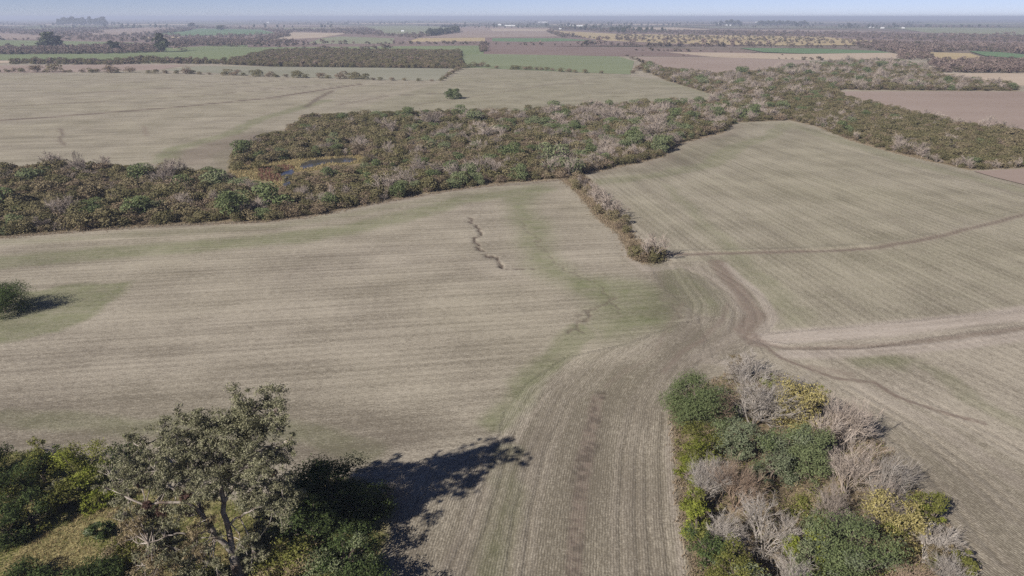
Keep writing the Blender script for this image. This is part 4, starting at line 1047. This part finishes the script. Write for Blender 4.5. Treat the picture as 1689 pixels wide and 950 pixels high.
for k in ('olive', 'brown', 'bare', 'green'):
    ids = np.where(kinds == k)[0]
    px_all = np.array([to_px(*wp[i]) for i in ids])
    vis = (px_all[:, 0] > -30) & (px_all[:, 0] < 1720)
    ids = ids[vis]
    size_px = scl[ids].mean(1) / r_[ids]
    ids = ids[np.argsort(-size_px)][:290]
    name, cat, look = LOOK[k]
    md = np.median(scl[ids].mean(1))
    buckets = {}
    for i in ids:
        x, y = to_px(*wp[i])
        lm = min(LAND, key=lambda l: ((l[0][0] - x) / 1.6) ** 2 + ((l[0][1] - y) * 1.6) ** 2)[1]
        m_ = scl[i].mean()
        buckets.setdefault(("small " if m_ < 0.85 * md else "big " if m_ > 1.18 * md else "") + look + "|" + lm, []).append((x, i))
    for key, lst in buckets.items():
        lk, lm = key.split("|")
        for j, (x, i) in enumerate(sorted(lst)):
            o = add_obj(name, PROTO[k][rng.randint(len(PROTO[k]))], label=("%s %s from left, " % (ordinal(j + 1), lk) if len(lst) > 1 else lk + " ") + lm, category=cat, group="scrub of the wood, " + look + "s")
            o.location = (wp[i][0], wp[i][1], 0); o.rotation_euler = (0, 0, rng.uniform(0, 6.28)); o.scale = scl[i]
            done[i] = True
rest = ~done
print("wood plants", len(wp), "as stuff", rest.sum(), {k: int((kinds == k).sum()) for k in LOOK})
scatter("scrub_wood", "mass of olive, brown and leafless scrub filling the wood behind its nearest trees", wp[rest], kinds[rest], scl[rest], rng)

# the hedgerow that runs from the wood down to the track
HR = [(942, 292, 'bare', 1.1), (950, 300, 'olive', 0.9), (958, 303, 'brown', 0.9), (955, 312, 'olive', 0.8), (966, 314, 'bare', 0.8), (972, 322, 'olive', 0.7), (980, 328, 'bare', 0.85), (986, 338, 'bare', 0.8), (992, 345, 'brown', 0.75), (1001, 341, 'bare', 0.75), (990, 353, 'olive', 0.7),
      (1004, 356, 'bare', 0.9), (1012, 350, 'brown', 0.6), (1018, 362, 'bare', 0.8), (1007, 364, 'olive', 0.7), (1027, 369, 'olive', 0.6), (1022, 377, 'brown', 0.6), (1032, 384, 'olive', 0.45), (1040, 392, 'brown', 0.35), (1045, 408, 'brown', 0.35),
      (1052, 424, 'olive', 0.65), (1062, 432, 'brown', 0.65), (1075, 430, 'bare', 1.0), (1085, 428, 'olive', 0.7), (1072, 422, 'brown', 0.7), (1080, 434, 'olive', 0.55)]
for i, (x, y, k, s) in enumerate(HR):
    X, Y = up(x, y); name, cat, look = LOOK[k]
    o = add_obj(name, PROTO[k][(i * 3) % len(PROTO[k])], label="%s, %s down from the wood in the hedgerow between fields" % (look, ordinal(i + 1)), category=cat, group="hedgerow between the fields")
    o.location = (X, Y, 0); o.rotation_euler = (0, 0, i * 1.7); s *= 1.5; o.scale = (s, s, s)

# ------------------------------------------------------------------ beyond the wood: single trees
def far_one(name, label, cat, x, y, wpx, hpx, kind, seed, group=None):
    X, Y = up(x, y); m = math.sqrt(X * X + Y * Y + CAM_H ** 2) / FOC
    me = PROTO[kind][seed % len(PROTO[kind])]
    nat = {'far': (5.0, 3.6), 'fartree': (7.0, 9.0), 'farbare': (4.6, 4.6), 'green': (5.4, 4.8), 'olive': (4.4, 3.3), 'brown': (4.2, 3.0)}[kind]
    o = add_obj(name, me, label=label, category=cat)
    if group: o["group"] = group
    o.location = (X, Y, 0); o.rotation_euler = (0, 0, seed * 2.1); o.scale = (wpx * m / nat[0], wpx * m / nat[0], hpx * m / nat[1])
    return o
leafy_tree("field_tree", "lone round green tree in the open field behind the wood", "tree", up(748, 163), 12.5, 7.4, ['green', 'deep'], np.random.RandomState(8), 7000, (0.16, 0.34), None, 26, 0.55, 0.05, (0.6, 1.06))
far_one("green_tree", "rounded green tree on the far edge of the wood below the lone tree's field", "tree", 918, 182, 30, 15, 'green', 3)
far_one("large_tree", "large dark spreading tree between two green fields far off at the left", "tree", 87, 80, 31, 21, 'fartree', 0)
far_one("tall_tree", "tall dark tree at the end of the brown belt by the bright green field", "tree", 266, 86, 20, 25, 'fartree', 1)
far_one("tall_tree", "dark tree in the middle of the brown belt by the bright green field", "tree", 189, 86, 15, 15, 'fartree', 2)
far_one("round_shrub", "round brown shrub standing alone on the bright green field", "shrub", 301, 84, 18, 9, 'farbare', 1)
far_one("far_tree", "dark tree at the corner of the far teal field", "tree", 317, 46, 9, 7, 'fartree', 3)
far_one("far_tree", "dark tree among the sheds on the far teal field", "tree", 364, 50, 12, 7, 'fartree', 4)
far_one("far_tree", "solitary tree near the right-hand farmhouses on the horizon", "tree", 1401, 46, 8, 7, 'fartree', 5)
for i, x in enumerate([98, 104, 110, 120, 126, 133, 139, 149, 155, 161, 167, 173]):
    far_one("eucalyptus_tree", "%s from the left in the tall eucalyptus row on the left horizon" % ordinal(i + 1), "tree", x, 41.5, 7 + (i * 7) % 4, 8 + (i * 5) % 4, 'fartree', i, "eucalyptus row on the left horizon")
for i, x in enumerate([1190, 1200, 1206, 1212, 1219]):
    far_one("farm_tree", "%s from the left of the five trees at the farm on the right horizon" % ordinal(i + 1), "tree", x, 41.5, 8, 6 + i % 3, 'fartree', i + 1, "farm trees on the right horizon")
for i, x in enumerate([1252, 1257, 1262, 1267, 1272, 1277, 1282, 1287, 1292, 1299, 1306, 1313, 1320, 1328]):
    far_one("shelter_tree", "%s from the left in the dark tree row on the right horizon" % ordinal(i + 1), "tree", x, 41.5 + (2.5 if x == 1313 else 0), 7.5, 5.5 + i % 2, 'fartree', i, "dark tree row on the right horizon")
for i, x in enumerate([729, 734, 739, 744, 749, 754]):
    far_one("orchard_tree", "%s from the left of six small round trees on the pale far field" % ordinal(i + 1), "tree", x, 45.5, 5, 4, 'fartree', i, "six round trees on the pale far field")

# hedges between the far fields, shrub by shrub
HEDGES = [
    ("the hedge on the far edge of the wide tan field", [(0, 119, 5), (14, 119, 7), (24, 118, 8), (37, 119, 9), (61, 119, 15), (75, 119, 7), (88, 119, 17), (107, 119.5, 6), (115, 119.5, 6), (135, 119.5, 8), (153, 119.5, 10), (161, 119.5, 8), (183, 120, 18), (196, 120, 8), (215, 119.5, 13), (245, 121, 7), (258, 121, 9), (275, 121.5, 9), (292, 121.5, 8), (308, 122, 16), (318, 122, 9), (330, 123, 7), (345, 123.5, 6), (373, 124, 14), (388, 124.5, 14), (402, 125, 7), (425, 126, 16), (445, 126.5, 13), (456, 127, 8), (472, 127.5, 8), (492, 128, 17), (506, 128.5, 9), (527, 129, 13), (541, 129.5, 8), (563, 130, 18), (586, 130.5, 17), (602, 130.5, 14), (616, 132, 7), (628, 132.5, 8), (648, 133, 8), (668, 133, 7), (690, 133.5, 7), (712, 134, 6)]),
    ("the dark hedge between tan field and grey-green field", [(728, 133, 8), (733, 130, 8), (738, 127, 9), (742, 124, 8), (747, 121, 8), (752, 118, 8), (757, 115, 10), (748, 113, 12), (765, 112, 12)]),
    ("the row between two green fields past the scrub block", [(775, 111, 9), (785, 110, 12), (795, 110, 12), (805, 110.5, 7), (819, 113, 7), (846, 114.5, 10), (854, 114.5, 9), (866, 115, 9), (874, 115, 9), (884, 115.5, 8), (893, 115.5, 8), (903, 116, 8), (911, 116.5, 7), (926, 118.5, 10), (938, 119, 10), (948, 120, 7), (966, 120.5, 9), (993, 121, 7)]),
    ("the row along the big ploughed field's sandy bank", [(1034, 94, 6), (1044, 98, 8), (1052, 101, 8), (1060, 105, 10), (1068, 106, 9), (1076, 108, 9), (1052, 116, 12), (1044, 121, 9), (1066, 120, 10), (1074, 118, 12), (1084, 124, 14)]),
    ("the spaced row across the purple ploughed field", [(1049, 84, 5), (1060, 84, 4), (1074, 84, 8), (1086, 84, 5), (1095, 84.5, 4), (1101, 84.5, 4), (1108, 84.5, 4), (1115, 84.5, 7), (1122, 85, 5), (1135, 85, 8), (1155, 85.5, 4), (1180, 86, 4), (1206, 86.5, 3), (1252, 87, 3), (1285, 97, 3), (1296, 97.5, 3), (1307, 98, 4), (1326, 98.5, 7), (1338, 99, 6), (1353, 99.5, 9), (1127, 92.5, 4), (1060, 92, 3), (1290, 91, 3)]),
    ("the pale green strip behind the scrub block", [(455, 78, 7), (461, 78, 5), (503, 80, 6), (535, 81, 9), (543, 81.5, 7), (565, 81, 6), (572, 81.5, 6), (598, 81, 8), (608, 81, 8), (618, 81, 9), (634, 79.5, 10), (642, 79, 8)]),
]
for where, pts in HEDGES:
    for i, (x, y, w) in enumerate(sorted(pts)):
        far_one("hedge_shrub", "%s shrub from left in %s" % (ordinal(i + 1), where), "shrub", x, y, w * 1.1, w * 0.62, 'olive' if (i * 7) % 5 < 3 and y > 105 else ('brown' if y > 105 else 'far'), i, where[4:] if where.startswith("the ") else where)

# ------------------------------------------------------------------ far woods, belts and hedges that read as masses
rng = np.random.RandomState(123)
def mass(name, label, pts, spacing, mean, sd, mixk, p=1.0):
    P = fill(W(pts), spacing, rng); P = P[rng.rand(len(P)) < p]
    for c in CLEAR: P = P[~inside(P, c)]
    k = [m for m, q in mixk]; q = np.array([q for m, q in mixk]); q = q / q.sum()
    scatter(name, label, P, [k[j] for j in rng.choice(len(k), len(P), p=q)], scl3(rng, len(P), mean, sd), rng)
    return len(P)
CLEAR = [W(p) for k, p in FIELDS if k not in ('purple', 'yellow', 'scrubfloor') and max(q[1] for q in p) < 65]
tot = 0
tot += mass("far_scrub", "dark rectangular block of olive scrub behind the grey-green field", [(366, 106), (400, 96), (440, 86), (500, 82.5), (760, 86), (763, 108), (740, 113), (450, 110)], 5.6, 1.25, 0.3, [('olive', .62), ('brown', .28), ('far', .1)])
tot += mass("far_scrub", "brown leafless belt beside the bright green field at the left", [(-300, 81), (0, 81), (100, 80), (180, 77), (262, 77), (272, 86), (180, 89), (0, 90), (-300, 91)], 8, 1.35, 0.3, [('farbare', .6), ('far', .4)])
tot += mass("far_scrub", "long dark hedge between bright green field and pinkish field at the left", [(17, 102), (60, 100), (180, 102), (230, 97), (245, 96), (280, 99), (370, 102), (372, 106), (260, 105), (190, 107), (20, 106)], 6.5, 1.15, 0.25, [('olive', .6), ('far', .4)], .8)
tot += mass("far_scrub", "wide purplish scrub plain below the left horizon", [(-300, 45), (340, 46), (520, 50), (440, 60), (300, 67), (250, 70), (100, 66), (84, 60), (0, 54), (-300, 54)], 24, 1.5, 0.5, [('far', .45), ('farbare', .55)], .5)
tot += mass("far_scrub", "purplish scrub between the far teal field and the bright green field", [(272, 76), (300, 66), (420, 66), (470, 57), (480, 59), (440, 68), (500, 70), (400, 75), (340, 76)], 12, 1.5, 0.4, [('far', .5), ('farbare', .5)])
tot += mass("far_scrub", "dark scrub belt behind the far tan field", [(470, 50), (560, 48), (700, 47), (757, 47), (740, 55), (690, 64), (640, 60), (560, 55)], 20, 1.5, 0.4, [('far', .6), ('farbare', .4)], .6)
tot += mass("far_scrub", "short dark tree belt beside the far pinkish field", [(702, 53), (757, 50), (757, 58), (706, 60)], 16, 1.7, 0.4, [('far', .3), ('fartree', .7)])
tot += mass("far_scrub", "dark wood behind the yellow pasture", [(900, 45), (1000, 47), (1090, 47), (1105, 55), (1020, 55)], 24, 1.7, 0.5, [('far', .9), ('fartree', .1)], .8)
tot += mass("far_scrub", "shrubs sprinkled over the dry yellow pasture", [(1020, 57), (1100, 58), (1350, 61), (1420, 67), (1560, 73), (1350, 75), (1270, 75), (1120, 71), (1010, 66)], 22, 1.25, 0.4, [('far', .8), ('olive', .2)], .42)
tot += mass("far_scrub", "dark scrub belt behind the yellow pasture at the right", [(1100, 51), (1350, 54), (1500, 57), (1700, 58), (1950, 60), (1950, 72), (1689, 70), (1560, 69), (1420, 63), (1100, 56)], 20, 1.5, 0.5, [('far', .5), ('farbare', .5)], .7)
tot += mass("far_scrub", "greyish leafless wood around the teal fields at the right", [(1400, 72), (1600, 74), (1950, 80), (1950, 94), (1700, 90), (1600, 83), (1530, 86), (1540, 100), (1480, 99), (1490, 90), (1430, 80)], 11, 1.5, 0.4, [('farbare', .6), ('far', .4)])
tot += mass("far_scrub", "purplish brown scrub block behind the pale field at the right edge", [(1530, 103), (1620, 101), (1950, 104), (1950, 121), (1689, 121), (1545, 120)], 6.5, 1.2, 0.3, [('far', .45), ('farbare', .55)])
LINES = [("hedge along the yellow pasture's near side", [(960, 75), (1010, 75), (1060, 77), (1120, 76), (1270, 77)], 1.9, 6), ("hedge between the far yellow-green strip and the green field", [(530, 73), (640, 73), (700, 72.5), (800, 73)], 1.6, 8), ("hedge behind the purple ploughed field", [(800, 73), (840, 73.5), (870, 74.5), (1000, 75)], 1.4, 12),
         ("short hedge at the corner of the purple ploughed field", [(798, 72), (798, 80), (796, 86)], 1.5, 9), ("dark hedge at the upper end of the bright green field", [(340, 76), (390, 77), (460, 76), (520, 74)], 1.7, 6), ("hedge below the far pinkish strip at the left", [(-200, 66), (0, 66), (80, 66.5)], 1.5, 12),
         ("diagonal hedge beside the far tan field", [(420, 66), (450, 60), (480, 53)], 1.6, 12), ("hedge across the yellow pasture", [(925, 58), (960, 63), (1040, 67), (1120, 71)], 1.8, 14), ("hedge below the yellow pasture at the right", [(1270, 77), (1350, 78), (1420, 79)], 1.6, 10), ("dark hedge beside the far teal field", [(250, 57), (300, 52), (320, 48)], 1.8, 16), ("hedge at the edge of the far pinkish field", [(905, 52), (920, 58), (930, 62)], 2.0, 14)]
for lab, pts, s, st in LINES:
    w = W(pts); out = []
    for a, b in zip(w[:-1], w[1:]):
        m = max(1, int(np.linalg.norm(b - a) / st)); out.append(a + (b - a) * np.linspace(0, 1, m)[:, None] + rng.normal(size=(m, 2)) * st * 0.35)
    P = np.vstack(out); P = P[rng.rand(len(P)) < 0.85]
    scatter("far_scrub", lab, P, [('far', 'fartree', 'farbare')[j] for j in rng.choice(3, len(P), p=[.74, 0, .26])], scl3(rng, len(P), s, s * .3), rng); tot += len(P)
# tree lines fading into the horizon
P = []
for i in range(170):
    y = 28 + 17 * rng.rand() ** 0.9 + 1.2; x = rng.uniform(-500, 2200)
    c = np.array(up(x, y)); L = rng.uniform(60, 900) * (1.6 if y < 36 else 1); n = int(L / 26) + 2; a = rng.normal(0, 0.25)
    P.append(c + np.c_[np.linspace(-L / 2, L / 2, n) * math.cos(a), np.linspace(-L / 2, L / 2, n) * math.sin(a)] + rng.normal(size=(n, 2)) * 14)
P = np.vstack(P); P = P[np.hypot(P[:, 0], P[:, 1]) < 36000]
scatter("far_treeline", "tree lines and scattered woods fading into the haze along the horizon", P, [('fartree', 'far', 'farbare')[j] for j in rng.choice(3, len(P), p=[.4, .4, .2])], scl3(rng, len(P), 1.5, .5), rng)
print("far plants", tot, len(P))

# ------------------------------------------------------------------ far farm buildings
def paint(name, c, rough=0.6):
    m, nt, out = nodes_of(name)
    geo = N(nt, "ShaderNodeNewGeometry"); f = noise(nt, geo.outputs["Position"], 0.3, 3)
    p = N(nt, "ShaderNodeBsdfPrincipled"); p.inputs["Roughness"].default_value = rough
    nt.links.new(mix(nt, f, tuple(v * 0.9 for v in c), c), p.inputs["Base Color"]); nt.links.new(p.outputs[0], out.inputs[0])
    return m
M['white'] = paint("white_wall_paint", (0.78, 0.77, 0.74)); M['zinc'] = paint("pale_metal_roof", (0.72, 0.72, 0.72), 0.45); M['rust'] = paint("tile_roof", (0.30, 0.17, 0.12)); M['doorgrey'] = paint("dark_door", (0.12, 0.11, 0.10))
def box(g, x0, x1, y0, y1, z0, z1):
    V = [(x, y, z) for z in (z0, z1) for x, y in ((x0, y0), (x1, y0), (x1, y1), (x0, y1))]
    g.add(np.array(V, float), np.array([[0, 3, 2, 1], [4, 5, 6, 7], [0, 1, 5, 4], [1, 2, 6, 5], [2, 3, 7, 6], [3, 0, 4, 7]]))
def farm_building(name, label, x, y, wpx, dep, wall, ridge, roofmat, cat, group=None):
    X, Y = up(x, y); w = wpx * Y / FOC / 2
    t = thing(name, label, cat, (X, Y), group)
    g = Geo(); box(g, -w, w, 0, dep, -0.2, wall)
    g.add(np.array([(-w, 0, wall), (-w, dep, wall), (-w, dep / 2, ridge - .1), (-w + .2, dep / 2, ridge - .1)], float), np.array([[0, 1, 2, 3]])); g.add(np.array([(w, 0, wall), (w, dep, wall), (w, dep / 2, ridge - .1), (w - .2, dep / 2, ridge - .1)], float), np.array([[0, 1, 2, 3]]))
    add_obj("wall", g.mesh("wall", [M['white']]), t)
    g = Geo(); o = 0.6
    V = [(-w - o, -o, wall), (w + o, -o, wall), (w + o, dep / 2, ridge), (-w - o, dep / 2, ridge), (-w - o, dep + o, wall), (w + o, dep + o, wall)]
    V2 = [(a, b, c + 0.15) for a, b, c in V]
    g.add(np.array(V + V2), np.array([[6, 7, 8, 9], [9, 8, 11, 10], [0, 3, 2, 1], [3, 4, 5, 2], [0, 1, 7, 6], [4, 10, 11, 5], [0, 6, 9, 3], [3, 9, 10, 4], [1, 2, 8, 7], [2, 5, 11, 8]]))
    add_obj("roof", g.mesh("roof", [roofmat]), t)
    for k in (-0.4, 0.3):
        g = Geo(); box(g, k * w - 1.2, k * w + 1.2, -0.06, 0.1, 0, wall * 0.7); add_obj("door", g.mesh("door", [M['doorgrey']]), t)
Z = M['zinc']
for a in [("white_house", "white house at the near end of the long sheds in the centre distance", 825, 41.8, 7, 14, 6, 10, Z, "house"), ("long_shed", "long white shed just right of the white house in the centre distance", 841, 43, 16, 14, 4, 7, Z, "shed"),
          ("long_shed", "farthest long white shed, nearest the horizon in the centre", 896, 37.2, 15, 20, 6, 10, Z, "shed"), ("long_shed", "long white shed behind the dark wood right of centre", 950, 43.2, 20, 14, 4, 7, Z, "shed"), ("white_house", "small white house in front of the dark wood right of centre", 924, 48.5, 3, 8, 4, 6, Z, "house"),
          ("white_house", "white house standing on the pale far field left of the tree belt", 664, 52.5, 4, 8, 3.5, 6, Z, "house"), ("long_shed", "white shed on the horizon above the far teal field", 376, 31.5, 9, 30, 8, 14, Z, "shed"), ("white_house", "tiny white house near the horizon left of the far tan field", 442, 37.5, 4, 14, 6, 9, Z, "house"), ("white_house", "tiny white house beside a tree near the horizon above the far tan field", 540, 38.5, 4, 14, 6, 9, Z, "house"),
          ("white_house", "small white building under the tall eucalyptus row at the left", 121, 44.3, 6, 12, 4, 6, Z, "house"), ("white_house", "white building left of the five farm trees on the right horizon", 1187, 39.2, 4, 14, 6, 9, Z, "house"), ("long_shed", "pale shed under the five farm trees on the right horizon", 1202, 42.2, 8, 14, 4, 7, Z, "shed"), ("white_house", "white building at the left end of the dark tree row on the right horizon", 1248, 37.5, 4, 14, 7, 10, Z, "house"),
          ("long_shed", "pale shed left of the bright farmhouse at the right", 1438, 45.8, 8, 12, 3.5, 6, Z, "shed"), ("white_house", "brightest white farmhouse at the right, below the horizon", 1456, 47, 5, 10, 4, 7, Z, "house"), ("white_house", "white farmhouse farthest right, below the horizon", 1490, 47, 4, 10, 4, 7, Z, "house")]:
    farm_building(*a, group="far white farm buildings")

# ------------------------------------------------------------------ the hazy air
hm, hnt, hout = nodes_of("hazy_air")
pv = N(hnt, "ShaderNodeVolumePrincipled")
pv.inputs["Color"].default_value = (0.70, 0.775, 0.96, 1); pv.inputs["Density"].default_value = 1.4e-4; pv.inputs["Anisotropy"].default_value = 0.1
hnt.links.new(pv.outputs[0], hout.inputs["Volume"])
g = Geo(); box(g, -44000, 44000, -44000, 44000, -2.0, 75.0)
add_obj("haze", g.mesh("haze", [hm]), kind="stuff")
